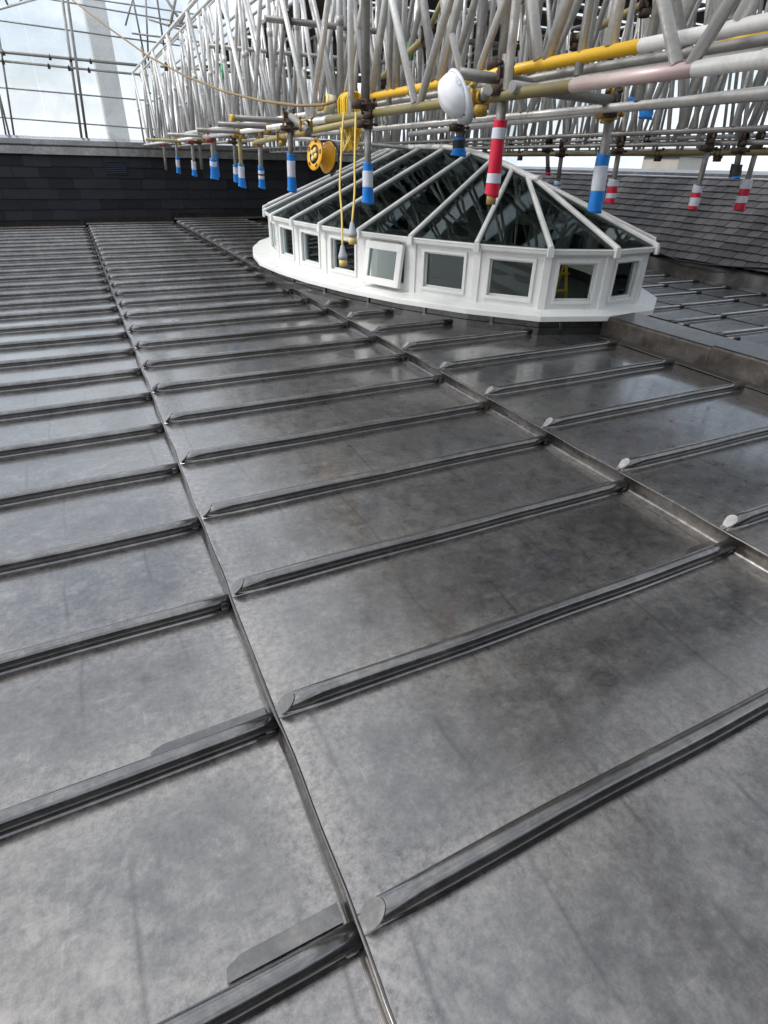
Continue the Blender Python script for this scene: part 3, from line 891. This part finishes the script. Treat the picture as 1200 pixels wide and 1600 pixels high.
# ------------------------------------------------------------------ hanging tubes with taped foam ends
def hanging(px, ytop, wy0, wy1, X, label, bands, tubemat='steel', coup='rust', lean=0.0, r=.0242, wr=.037, bottom=None, ztop=None, grp='hanging scaffold tubes with taped foam ends', flare=1.25, base=None):
    """tube hanging on the plane x = X; wrap from wy0 to wy1 (survey rows)"""
    pt = onX(px + lean * (ytop - wy1), ytop, X)
    pb = onX(px, wy1, X)
    pw = onX(px + lean * (wy0 - wy1), wy0, X)
    pb.y = pt.y + (pb.y - pt.y) * .35; pw.y = lerp(pt.y, pb.y, (pt.z - pw.z) / (pt.z - pb.z))
    top = pt + (pt - pb).normalized() * .16
    t = thing('scaffold_tube', pb, label, 'scaffold tube', grp)
    low = pb + (pt - pb).normalized() * .02
    if base: low = pb - (pt - pb).normalized() * .03
    m_ = MB(); m_.tube(top, low, r, 14); m_.build('tube', M[tubemat], t)
    if base:
        m_ = MB(); m_.tube(pb + (pt - pb).normalized() * .01, pb - (pt - pb).normalized() * .045, r * 1.1, 10); m_.build('timber_plug', M['wood'], t)
    if bands:
        d = pb - pw; tot = sum(h for _, h in bands); pos = 0.0
        ax = d.normalized(); rr_ = random.Random(int(px)); ang = rr_.uniform(0, 3)
        xd = V((.9, -.43, 0))
        nb = len(bands)
        for bi, (mt, h) in enumerate(bands):
            n_ = max(2, int(h * 12))
            prof = []
            m_ = MB(); rings = []
            for s_ in range(n_ + 1):
                f_ = (pos + h * s_ / n_) / tot
                c_ = pw + d * f_
                fl = 1 + (flare - 1) * max(0, (f_ - .55) / .45)
                fl0 = 1 - .0 * f_
                seg = 18; ring = []
                y_ = ax.cross(xd).normalized(); x_ = y_.cross(ax).normalized()
                for k in range(seg):
                    th = k * 2 * math.pi / seg
                    wob = 1 + .035 * math.sin(3 * th + f_ * 9 + ang) + .02 * math.sin(7 * th + f_ * 17)
                    e = .0012 if mt == 'whitetape' else 0
                    tw = .012 * math.sin(th + ang) if (s_ == n_ and bi == nb - 1) or (s_ == 0 and bi == 0) else 0
                    fx, fy = (fl, 1 / fl ** .8)
                    ring.append(m_.bm.verts.new(c_ + ax * tw + (x_ * math.cos(th) * fx + y_ * math.sin(th) * fy) * (wr * wob + e)))
                rings.append(ring)
            for a_, b_ in zip(rings, rings[1:]):
                for k in range(18):
                    fc = m_.bm.faces.new((a_[k], a_[(k + 1) % 18], b_[(k + 1) % 18], b_[k])); fc.smooth = True
            m_.bm.faces.new(list(reversed(rings[0]))); m_.bm.faces.new(rings[-1])
            m_.build('taped_foam' if mt != 'whitetape' else 'tape_band', M[mt], t)
            pos += h
    if coup:
        coupler(t, pt + V((0, 0, .02)), coup, 1.0, 'z')
        coupler(t, pt + V((0, 0, .12 if px != 766 else .085)), coup, 1.0 if px != 766 else .8, 'y')
    return t
B3 = [('blue', 1.0), ('whitetape', 1.4), ('blue', 1.7)]
hanging(575, 200, 254, 317, 1.72, 'hanging tube with blue and white taped end before the left glazing of the lantern', [('blue', 1), ('whitetape', 2), ('blue', 2)], coup='rust')
hanging(453, 205, 240, 298, 1.70, 'hanging tube with blue taped end just left of the orange cable reel', [('blue', .8), ('whitetape', 1.9), ('blue', 1.7)], coup='rust')
hanging(406, 228, 260, 293, 1.85, 'slim hanging tube, blue end with narrow white and dark bands, before the slate wall', [('blue', .6), ('whitetape', .5), ('black', .25), ('whitetape', .5), ('blue', 1.4)], coup='goldc', wr=.034)
hanging(374, 215, 256, 291, 1.75, 'hanging tube with flared blue end, front one of the close pair at the black wall', [('blue', .3), ('whitetape', 1.6), ('blue', 1.3)], 'yellowworn', coup='goldc', flare=1.4)
hanging(366, 225, 258, 283, 1.95, 'hanging tube with blue end half hidden behind the front one of the close pair', [('blue', .3), ('whitetape', 1.1), ('blue', 1.3)], coup='rust')
hanging(331, 222, 248, 279, 1.78, 'hanging tube with a fat blue end and red coupler above', [('blue', .35), ('whitetape', .8), ('blue', 2.1)], coup='redc', wr=.05)
hanging(335, 215, 238, 275, 2.05, 'hanging tube with plain blue end tucked behind the fat blue one', [('blue', 1)], coup='rust', wr=.034)
hanging(300, 225, 252, 274, 1.82, 'hanging tube with small blue and white end, second wrapped one from the left', [('whitetape', 1.2), ('blue', 1)], coup='redc')
hanging(275, 223, 245, 270, 1.85, 'leftmost wrapped hanging tube, small blue end against the slate wall', [('blue', .4), ('whitetape', 1.1), ('blue', 1)], coup='goldc')
hanging(256, 228, 258, 266, 1.88, 'bare hanging tube at the far left under a red coupler', [], coup='redc', r=.03)
hanging(312, 225, 258, 266, 1.95, 'bare hanging tube between two small blue wrapped ones', [], coup='rust')
hanging(936, 186, 241, 331, 2.55, 'hanging tube with long blue and white taped end over the right of the lantern', [('blue', 1.1), ('whitetape', 2.4), ('blue', 2.0)], coup='goldc', lean=-.11, wr=.038, flare=1.15)
hanging(766, 150, 187, 304, 1.78, 'hanging tube with a long red and white wrap beside the hard hat', [('red', 1.1), ('whitetape', 1.5), ('red', 4.8), ('whitetape', 1.4), ('red', 1.7)], coup='rust', lean=-.13, wr=.034, flare=1.12, base=True)
hanging(718, 205, 215, 243, 2.45, 'short hanging tube with blue and black taped end under the hard hat', [('blue', .5), ('black', 1.7), ('blue', 1.4)], coup='rust', wr=.045, flare=1.35)
hanging(1083, 236, 290, 327, 4.9, 'red and white striped hanging tube before the slate roof, near the stone block', [('whitetape', 1), ('red', .7), ('whitetape', 1.2), ('red', .5)], coup='rust', lean=-.25, wr=.042, flare=1.0)
hanging(1158, 236, 282, 329, 5.6, 'rightmost red and white striped hanging tube in front of the slate roof', [('whitetape', 1.1), ('red', .9), ('whitetape', .9), ('red', 1)], coup='rust', lean=-.25, wr=.048, flare=1.0)
hanging(957, 240, 281, 318, 4.6, 'red and white striped hanging tube just behind the long blue one', [('whitetape', .8), ('red', .8), ('whitetape', .6), ('red', .6)], coup='rust', lean=-.12, wr=.05, flare=1.0)
hanging(872, 245, 284, 296, 5.0, 'thin hanging tube with a tiny blue and white end above the slate roof ridge', [('whitetape', .6), ('blue', .4), ('whitetape', .6)], coup='rust', lean=-.1, wr=.04, flare=1.0)
hanging(1155, 240, 257, 279, 4.9, 'hanging tube with a black rubber end on the right', [('black', 1.4), ('blue', .15)], coup='rust', wr=.045, flare=1.0)
hanging(868, 238, 262, 274, 5.2, 'dark hanging tube with a red tip above the right of the lantern', [('black', 1.0), ('red', .4)], coup='rust', lean=.35, wr=.03, flare=1.0)
hanging(1012, 160, 165, 185, 3.4, 'tube joint wrapped in blue tape high among the silver lattice on the right', [('blue', 1)], 'steel', coup=None, wr=.045, flare=1.0)
hanging(995, 130, 152, 170, 3.2, 'second blue taped tube joint, left of the higher one among the lattice', [('blue', 1)], 'steel', coup=None, wr=.038, flare=1.0)

# ------------------------------------------------------------------ cross tubes and putlogs
G2 = 'cross tubes under the lattice beams'
for (px, py, X0, X1, mt, lab) in ((362, 184, 1.25, 2.6, 'steel', 'putlog tube with a yellow end cap, nearest of the row sticking out left'),
                                 (340, 194, 1.25, 2.6, 'steel', 'second nearest putlog tube of the row sticking out left'),
                                 (308, 203, 1.25, 2.7, 'steel', 'third putlog tube of the row sticking out left'),
                                 (262, 210, 1.25, 2.9, 'steel', 'fourth putlog tube of the row, above the small blue ends'),
                                 (228, 218, 1.2, 3.0, 'yellowworn', 'farthest worn yellow putlog tube at the coping')):
    q = onX(px, py, X0)
    scaf_tube(q, V((X1, q.y, q.z)), mt, lab, 'putlog tubes sticking out left', ((V((1.76, q.y, q.z)), 'goldc', 'x'),))
    if px == 362:
        m_ = MB(); m_.tube(q + V((-.01, 0, 0)), q + V((.02, 0, 0)), .028, 14)
        m_.build('end_cap', M['yellow'], bpy.data.objects[[o.name for o in C.objects if o.get('label') == lab][0]])
def rowtube(p0, p1, z, mt, lab, r=.0242, cps=()):
    a, b = onZ(*p0, z), onZ(*p1, z)
    return scaf_tube(a, b, mt, lab, G2, [(a.lerp(b, f), 'rust', 'x') for f in cps], r)
rowtube((560, 243.5), (1240, 238), 1.66, 'yellowworn', 'long worn yellow tube running level below all the lattice beams', cps=(.35, .62, .78, .86, .93))
rowtube((600, 229), (1240, 210.5), 1.80, 'alu', 'long thin silver tube running just above the low yellow one', .020, (.5, .8))
a, b = dep(500, 218, 4.6), dep(840, 232, 7.0)
scaf_tube(onX(405, 212, 2.1), onX(700, 236, 5.0), 'alu', 'silver cross tube passing behind the orange reel', G2)
scaf_tube(onX(640, 210, 3.0), onX(1230, 138, 3.0), 'alu', 'plain silver ledger tube passing behind the long red wrap', G2, ((onX(720, 200, 3.0), 'rust', 'y'), (onX(950, 172, 3.0), 'goldc', 'y')), .023)
scaf_tube(onX(860, 138, 2.2), onX(1230, 50, 2.2), 'yellow', 'yellow tube crossing behind the two upper chords on the right', G2)
scaf_tube(dep(716, 114, 2.72), dep(830, 132, 2.85), 'steel', 'short dark steel tube from the hard hat to the red wrapped upright', G2, ((dep(786, 128, 2.8), 'rust', 'x'),))
scaf_tube(dep(730, 182, 2.7), dep(762, 140, 2.5), 'steel', 'stub tube with a yellow coupler between hard hat and red wrap', G2, ((dep(750, 152, 2.55), 'goldc', 'y'),))
scaf_tube(dep(800, 135, 2.6), dep(960, 158, 3.0), 'steel', 'dark steel tube slanting below the pink stained chord', G2, ((dep(957, 158, 3.0), 'rust', 'x'),))
scaf_tube(dep(455, 182, 4.3), dep(482, 205, 4.1), 'steel', 'short tube with yellow coupler left of the cable bundle', G2, ((dep(478, 195, 4.15), 'goldc', 'y'),))
scaf_tube(onX(400, 222, 1.75), onX(560, 190, 1.75), 'yellowworn', 'worn yellow ledger tube beside the orange cable reel', G2, ((onX(440, 214, 1.75), 'goldc', 'y'),))
# uprights rising through the lattice
UG = 'upright standards rising through the lattice'
for X, px, py, mt, lab, zt in ((1.45, 571, 170, 'steel', 'upright steel tube at the left end of the bright yellow chord', 3.6),
                          (1.98, 783, 110, 'alu', 'upright silver tube with dark coupler above the long red wrap', 3.2),
                          (2.5, 627, 180, 'alu', 'upright silver tube with a collar left of the hard hat', 3.6),
                          (3.2, 1068, 200, 'alu', 'upright silver tube over the right hand slate roof', 3.6),
                          (2.2, 470, 190, 'alu', 'upright silver tube above the orange cable reel', 3.6),
                          (2.1, 372, 200, 'alu', 'upright silver tube above the putlog ends', 3.6),
                          (2.05, 330, 200, 'alu', 'upright silver tube over the fat blue end', 3.6),
                          (2.0, 244, 216, 'steel', 'upright at the far left end of the lattice face', 3.7)):
    q = onX(px, py, X)
    scaf_tube(q, V((q.x, q.y, zt)), mt, lab, UG, ((q + V((0, 0, .02)), 'rust', 'z'), (q + V((0, 0, .9)), 'rust', 'z')) if mt == 'steel' or X < 2 else (), .0255)
# green tape marks
for X, px, py, lab in ((1.76, 350, 112, 'green tape band on a silver brace in the left lattice face'), (2.5, 641, 80, 'green tape band on the silver upright left of the hard hat')):
    q = onX(px, py, X)
    m_ = MB(); m_.tube(q + V((0, 0, -.045 * (q.y / 3) ** .5)), q + V((0, 0, .045 * (q.y / 3) ** .5)), .03, 12)
    tag(m_.build('tape_band', M['green']), lab, 'tape')

for p0, p1, X, lab in (((596, 122), (668, 56), 2.3, 'worn yellow raking tube inside the lattice left of the hard hat'), ((660, 70), (700, -20), 3.4, 'yellow raking tube rising to the top edge above the hard hat'),
                       ((770, 30), (860, -30), 3.2, 'yellow raking tube at the top edge above the red wrap'), ((900, 60), (1010, 5), 3.4, 'dull yellow raking tube behind the right hand upper chord')):
    scaf_tube(onX(*p0, X), onX(*p1, X), 'yellowworn', lab, G2, ((onX(*p0, X), 'rust', 'y'), (onX(*p1, X), 'rust', 'y')))
for y_, x0_, x1_, z_, lab in ((5.6, 1.6, 6.6, 2.55, 'dark cross tube tying the lattice beams at mid height, nearer one'), (8.4, 1.7, 8.0, 2.7, 'dark cross tube tying the lattice beams at mid height, middle one'), (12.5, 1.7, 8.0, 2.9, 'dark cross tube tying the lattice beams at mid height, farthest one')):
    scaf_tube((x0_, y_, z_), (x1_, y_, z_ + .03), 'steel', lab, G2, [(V((xx_, y_, z_ + .01)), 'rust', 'x') for xx_ in (1.8, 2.45, 3.15, 4.25)])

# dark boarded platform on top of the beams
plat = thing('board_platform', (5, 10, 3.5), 'dark boarded platform resting on top of the lattice beams over the lantern', 'platform')
rnd = random.Random(11)
y = 2.2
nbd = 0
while y < 17.2 and nbd < 98:
    if rnd.random() > .18:
        m_ = MB(); m_.box((6.9 + rnd.uniform(-.2, .3), y, 3.45 + rnd.uniform(0, .012)), (7.2, .225, .038)); m_.build('board', M['board'], plat); nbd += 1
    y += .245

# ------------------------------------------------------------------ outer scaffold frame and plastic sheeting, back left
YS = 20.5
sh = MB()
def sheet_panel(x0, x1, z0, z1, y, lab):
    m_ = MB(); n_ = 10
    vs = [[m_.bm.verts.new((lerp(x0, x1, i / n_), y + .03 * math.sin(i * 1.9 + z0) * math.sin(j * 1.3), lerp(z0, z1, j / n_))) for j in range(n_ + 1)] for i in range(n_ + 1)]
    for i in range(n_):
        for j in range(n_):
            f = m_.bm.faces.new((vs[i][j], vs[i + 1][j], vs[i + 1][j + 1], vs[i][j + 1])); f.smooth = True
    o = m_.build('plastic_sheeting', M['sheeting'])
    return tag(o, lab, 'sheeting', 'clear plastic sheeting round the scaffold')
sheet_panel(-8, -.35, 1.2, 7.5, YS + .12, 'clear plastic sheeting left of the paired uprights, sky behind')
sheet_panel(-.33, 3.0, 1.2, 7.5, YS + .12, 'clear plastic sheeting between the paired uprights and the lattice face')
sheet_panel(3.02, 16, 1.2, 7.5, YS + .12, 'clear plastic sheeting glimpsed through the lattice beams above the lantern')
m_ = MB()
n_ = 14
vs = [[m_.bm.verts.new((15.2 + .04 * math.sin(i * 2.3), lerp(-4, YS, i / n_), lerp(.9, 6.0, j / 6))) for j in range(7)] for i in range(n_ + 1)]
for i in range(n_):
    for j in range(6): m_.bm.faces.new((vs[i][j], vs[i + 1][j], vs[i + 1][j + 1], vs[i][j + 1])).smooth = True
tag(m_.build('plastic_sheeting', M['sheeting']), 'pale plastic sheeting strip standing beyond the slate roof ridge', 'sheeting', 'clear plastic sheeting round the scaffold')
FG = 'outer frame tubes in front of the sheeting'
def ftube(p0, p1, lab, Y=YS, mt='steel', r=.0245, cps=()):
    a, b = onY(*p0, Y), onY(*p1, Y)
    return scaf_tube(a, b, mt, lab, FG, [(a.lerp(b, f), 'rust', 'x') for f in cps], r)
ftube((-30, 78), (236, 104), 'thicker upper ledger across the sheeting at mid height, many couplers', YS - .1, 'steel', .035, (.12, .38, .5, .62, .95))
ftube((-30, 92), (232, 118), 'lower ledger of the pair across the sheeting at mid height', YS - .1, 'steel', .028, (.12, .38, .5, .62, .95))
ftube((92, -40), (129, 225), 'left upright of the close pair in front of the sheeting', YS, 'steel', .035)
ftube((100, -40), (137, 225), 'right upright of the close pair in front of the sheeting', YS - .2, 'steel', .035)
ftube((-8, 15), (24, 225), 'upright near the left edge of the sheeting', YS)
ftube((-30, 32), (18, 225), 'slanting tube at the left edge of the sheeting', YS - .15)
ftube((200, -40), (228, 100), 'slim upright just left of the lattice face', YS - .15)
ftube((226, -40), (232, 95), 'upright touching the far corner of the lattice face', YS)
ftube((240, -40), (260, 100), 'upright just right of the far corner of the lattice face', YS - .15)
for (p0, p1, lab) in (((-30, 28), (300, 74), 'pinkish sheeting rail, third from the top'), ((40, -8), (300, 38), 'sheeting rail second from the top'), ((100, -8), (330, 26), 'topmost rail across the clear sheeting'),
                      ((-30, 134), (240, 158), 'sheeting rail below the paired ledgers'), ((-30, 181), (242, 202), 'lowest sheeting rail just over the coping')):
    ftube(p0, p1, lab, YS + .05, 'steel', .018)
ftube((-30, 22), (70, -6), 'sloping rafter tube at the top left corner', YS - .6, 'alu', .03)
ftube((0, -20), (14, 12), 'short brace at the top left corner', YS - .6)
for (p0, p1, lab) in (((-10, 108), (12, 225), 'slim tube at the very left edge below the paired ledgers'), ((30, 6), (48, -30), 'short raking tube at the top left, right of the rafter'), ((215, -30), (196, 40), 'thin raking tube beside the slim upright'),
                      ((232, 30), (300, 52), 'short level rail left of the top of the lattice face'), ((206, 52), (330, 68), 'short rail crossing the upper right of the clear sheeting')):
    ftube(p0, p1, lab, YS - .3, 'steel', .022)
for (p0, p1, lab) in (((278, -20), (262, 60), 'brace crossing above the top of the lattice face, left one'), ((248, -20), (300, 60), 'brace slanting down right above the lattice face'), ((308, -20), (280, 40), 'brace slanting down left above the lattice face'),
                      ((262, 38), (330, 44), 'short level tube resting over the top of the lattice face'), ((330, -20), (350, 30), 'brace slanting into the top of the lattice face')):
    ftube(p0, p1, lab, YS - 4, 'steel', .03)

# stone chimney shafts outside the sheeting
def shaft(x, y, w_, d_, z0, z1, lab):
    t = thing('stone_pillar', (x, y, z0), lab, 'pillar')
    m_ = MB(); m_.box((x, y, (z0 + z1) / 2), (w_, d_, z1 - z0)); m_.build('shaft', M['stone'], t, .03)
    m_ = MB(); m_.box((x, y, z1 + .09), (w_ + .16, d_ + .16, .18)); m_.build('cap', M['stone'], t, .03)
a = onY(190, 200, YS + 2.5)
shaft(a.x - .12, a.y + .3, .62, .7, -2, 7.8, 'pale stone pillar seen through the clear sheeting')
a = onX(1042, 255, 13.2)
shaft(a.x + .2, a.y, .9, 1.1, 0, a.z + .14, 'pale stone block standing behind the slate roof ridge')

# ------------------------------------------------------------------ small things
# rope sweeping down from the upper left to the cable bundle
P0, P1 = dep(100, -14, 9.0), dep(520, 160, 4.0)
pts = []
for (px, py, t_) in ((100, -10, 9.0), (165, 40, 8.2), (232, 88, 7.4), (290, 119, 6.7), (350, 143, 6.0), (410, 158, 5.3), (465, 165, 4.6), (505, 164, 4.5), (525, 158, 4.4)):
    pts.append(dep(px, py, t_))
m_ = MB(); m_.path(pts, .011, 8)
tag(m_.build('rope', M['rope']), 'tan rope sweeping down from the upper left to the yellow cord bundle', 'rope')
m_ = MB(); m_.path([dep(549, -10, 4.0), dep(548, 60, 4.1), dep(546, 150, 4.25)], .007, 8)
tag(m_.build('rope', M['rope']), 'thin brown rope hanging straight down to the yellow cord bundle', 'rope')

# yellow cord bundle wound round the chord end
bt = thing('cord_bundle', dep(545, 170, 4.3), 'bright yellow cord wound and hung in loops round the chord end', 'cord')
cc = dep(545, 158, 4.3)
for k in range(9):
    m_ = MB(); rr_ = random.Random(k)
    ctr = cc + V((.0, .06 - k * .022, 0)); rw = .052 + .010 * rr_.random(); dr = .20 + .13 * rr_.random()
    pts = []
    for s_ in range(21):
        th = s_ / 20 * 2 * math.pi
        pts.append(ctr + V((rw * math.sin(th), .012 * math.sin(th * 2 + k), (math.cos(th) * .05 if math.cos(th) > 0 else math.cos(th) * dr))))
    m_.path(pts, .0075, 7); m_.build('cord_loop', M['cord'], bt)
m_ = MB()
for ln_ in ([(536, 175), (532, 200), (537, 225), (531, 250)], [(542, 180), (548, 205), (540, 230), (533, 240)], [(548, 178), (550, 205), (545, 222), (535, 232)]):
    m_.path([dep(x, y, 4.3) for x, y in ln_], .006, 7)
m_.build('loose_loop', M['cable'], bt)

def lead_with_plug(pts, t_, lab):
    r0 = thing('extension_lead', dep(*pts[-1], t_), lab, 'cable', 'dangling yellow extension leads')
    P_ = [dep(x, y, t_) for x, y in pts]
    sm = []
    for i in range(len(P_) - 1):
        p0, p1, p2, p3 = P_[max(i - 1, 0)], P_[i], P_[i + 1], P_[min(i + 2, len(P_) - 1)]
        for s_ in range(5):
            t = s_ / 5
            sm.append(.5 * ((2 * p1) + (-p0 + p2) * t + (2 * p0 - 5 * p1 + 4 * p2 - p3) * t * t + (-p0 + 3 * p1 - 3 * p2 + p3) * t ** 3))
    sm.append(P_[-1])
    m_ = MB(); m_.path(sm, .0066, 8); m_.build('cable', M['cable'], r0)
    e_ = P_[-1]; d = V((.03, 0, -1)).normalized()
    m_ = MB(); m_.lathe(e_, d, [(.008, -.01), (.013, 0), (.017, .02), (.030, .055), (.032, .075), (.0, .075)], 16); m_.build('plug', M['plug'], r0)
    m_ = MB(); m_.lathe(e_, d, [(.0, .0755), (.027, .0755), (.027, .122), (.021, .122), (.021, .10), (.0, .10)], 16); m_.build('plug_shroud', M['plugy'], r0)
lead_with_plug([(537, 178), (534, 215), (533, 245), (531, 290), (534, 335), (535, 385)], 3.75, 'longer yellow lead dangling over a lantern window, grey and yellow plug')
lead_with_plug([(556, 176), (555, 215), (554, 260), (554, 300), (550, 349)], 3.65, 'shorter yellow lead dangling over the lantern eaves, grey and yellow plug')

# tape roll on the chord
c0 = dep(517, 163, 4.6)
m_ = MB(); ax = (ROW[0] * .9 + ROW[2] * .35).normalized()
m_.lathe(c0 - ax * .03, ax, [(.045, 0), (.065, 0), (.065, .06), (.045, .06), (.045, 0)], 24)
tt = m_.build('tape_roll', M['cream']); tag(tt, 'cream coloured tape roll pushed on the tube beside the yellow cord', 'tape roll')
m_ = MB(); m_.lathe(c0 - ax * .034, ax, [(.047, -.02), (.0655, -.012), (.0655, .0)], 24)
tag(m_.build('tape_roll', M['plugy']), 'yellow tape roll beside the cream one on the tube', 'tape roll')

# orange cable reel
rc_ = dep(491, 241, 4.95)
ax = (ROW[0] * .80 + ROW[2] * .62 - ROW[1] * .18).normalized()
reel = thing('cable_reel', rc_, 'orange cable reel with black socket centre hanging left of the dangling leads', 'cable reel')
m_ = MB(); m_.lathe(rc_, ax, [(.074, 0), (.118, 0), (.124, .006), (.118, .014), (.074, .014)], 32); m_.build('flange', M['orange'], reel)
m_ = MB(); m_.lathe(rc_ + ax * .13, ax, [(.0, 0), (.118, 0), (.125, .008), (.118, .02), (.0, .02)], 32); m_.build('flange', M['orange'], reel)
m_ = MB(); m_.lathe(rc_, ax, [(.076, .010), (.066, .02), (.066, .08), (.105, .13)], 32); m_.build('drum', M['orange'], reel)
m_ = MB(); m_.lathe(rc_, ax, [(.0, .004), (.078, .004), (.078, .012), (.0, .012)], 28); hub = m_.build('socket_plate', M['black'], reel)
xx = ROW[0] - ax * ROW[0].dot(ax); xx.normalize(); yy = ax.cross(xx)
for k in range(4):
    th = k * math.pi / 2 + .6
    m_ = MB(); m_.lathe(rc_ + (xx * math.cos(th) + yy * math.sin(th)) * .033 + ax * -.012, ax, [(.0, 0), (.017, 0), (.021, .004), (.021, .016)], 14); m_.build('socket', M['plugy'], hub)
for k in range(5):
    th = k * 2 * math.pi / 5
    m_ = MB(); q = rc_ + (xx * math.cos(th) + yy * math.sin(th)) * .097 - ax * .0015
    m_.box(q, (.034, .018, .004), Matrix((-xx * math.sin(th) + yy * math.cos(th), xx * math.cos(th) + yy * math.sin(th), ax)).transposed()); m_.build('warning_mark', M['black'], reel)
m_ = MB(); q0 = rc_ + ax * .17; upv = -ROW[1]
m_.path([rc_ - ax * .0 + upv * -.13 + ax * .17, q0 + upv * -.16 + xx * .02, q0 + upv * -.1 + xx * .13, q0 + upv * .02 + xx * .14, q0 + upv * .12 + xx * .06, q0 + upv * .16 - xx * .02, q0 + upv * .15 - xx * .1 - ax * .12], .010, 8)
m_.build('frame', M['black'], reel)

# hard hat hung on the tube, brim to the right
hc = dep(713, 148, 2.42)
ax = (-ROW[0] * .88 + ROW[1] * .40 - ROW[2] * .22).normalized()       # crown direction
fr = (ROW[0] * .42 + ROW[1] * .90)                                    # towards the peak
fr = (fr - ax * fr.dot(ax)).normalized()
sd2 = ax.cross(fr)
hat = thing('hard_hat', hc, 'white hard hat hanging sideways from the scaffold above the lantern', 'hard hat')
m_ = MB(); seg, lat = 36, 12; rings = []
for i in range(lat + 1):
    ph = i / lat * math.pi / 2
    ring = []
    for k in range(seg):
        th = k * 2 * math.pi / seg
        rx, ry, rz = .090, .072, .074
        rib = .0035 * math.exp(-((abs(math.sin(th)) * math.cos(ph)) / .16) ** 2) + .002 * math.exp(-((abs(math.sin(th)) * math.cos(ph) - .45) / .08) ** 2)
        ce = math.cos(ph) ** .85
        ring.append(m_.bm.verts.new(hc + fr * (rx + rib) * ce * math.cos(th) + sd2 * (ry) * ce * math.sin(th) + ax * (rz + rib) * math.sin(ph)))
    rings.append(ring)
for a_, b_ in zip(rings, rings[1:]):
    for k in range(seg):
        try: m_.bm.faces.new((a_[k], a_[(k + 1) % seg], b_[(k + 1) % seg], b_[k])).smooth = True
        except ValueError: pass
bmesh.ops.remove_doubles(m_.bm, verts=m_.bm.verts, dist=1e-5)
sh_ = m_.build('shell', M['hat'], hat); sm_ = sh_.modifiers.new('solid', 'SOLIDIFY'); sm_.thickness = .003
m_ = MB(); r1, r2, r3 = [], [], []
for k in range(seg):
    th = k * 2 * math.pi / seg
    pk = max(0, math.cos(th)) ** 2
    e = .008 + .030 * pk
    b0 = hc + fr * .092 * math.cos(th) + sd2 * .073 * math.sin(th)
    o_ = (fr * math.cos(th) + sd2 * math.sin(th))
    r1.append(m_.bm.verts.new(b0 + ax * .006)); r2.append(m_.bm.verts.new(b0 + o_ * e - ax * (.004 + .012 * pk))); r3.append(m_.bm.verts.new(b0 - ax * .002))
for rr1, rr2 in ((r1, r2), (r2, r3)):
    for k in range(seg): m_.bm.faces.new((rr1[k], rr1[(k + 1) % seg], rr2[(k + 1) % seg], rr2[k])).smooth = True
m_.build('brim', M['hat'], hat)
for s_ in (-1, 1):
    m_ = MB(); q = hc + sd2 * .0765 * s_ + ax * .02
    m_.box(q + fr * -.01, (.018, .006, .012), Matrix((fr, sd2, ax)).transposed()); m_.box(q + fr * .006, (.020, .005, .008), Matrix((fr, sd2, ax)).transposed())
    m_.build('accessory_slot', M['hat'], hat)
m_ = MB()
m_.path([hc + fr * .08 * math.cos(t_) + sd2 * .062 * math.sin(t_) + ax * .012 for t_ in [k * 2 * math.pi / 20 for k in range(21)]], .006, 6)
m_.path([hc + fr * .09 + ax * .01, hc + fr * .09 - ax * .05 + ROW[1] * .03, hc - ax * .06 + ROW[1] * .02], .004, 6)
m_.build('headband', M['black'], hat)

# yellow stepladder standing inside the lantern, seen through the near windows
lad = thing('stepladder', (4.75, 4.9, .1), 'yellow stepladder standing inside the lantern behind the right hand windows', 'stepladder')
for sx_ in (-.16, .16):
    m_ = MB(); m_.tube((4.62 + sx_, 4.75, .1), (4.75 + sx_ * .6, 4.95, .62), .017, 8); m_.build('leg', M['cord'], lad)
    m_ = MB(); m_.tube((4.82 + sx_, 5.2, .1), (4.77 + sx_ * .6, 4.98, .62), .014, 8); m_.build('leg', M['cord'], lad)
for k in range(2):
    f_ = .35 + .33 * k
    m_ = MB(); m_.box((lerp(4.62, 4.75, f_), lerp(4.75, 4.95, f_), lerp(.1, .62, f_)), (.28, .06, .018)); m_.build('tread', M['cord'], lad)
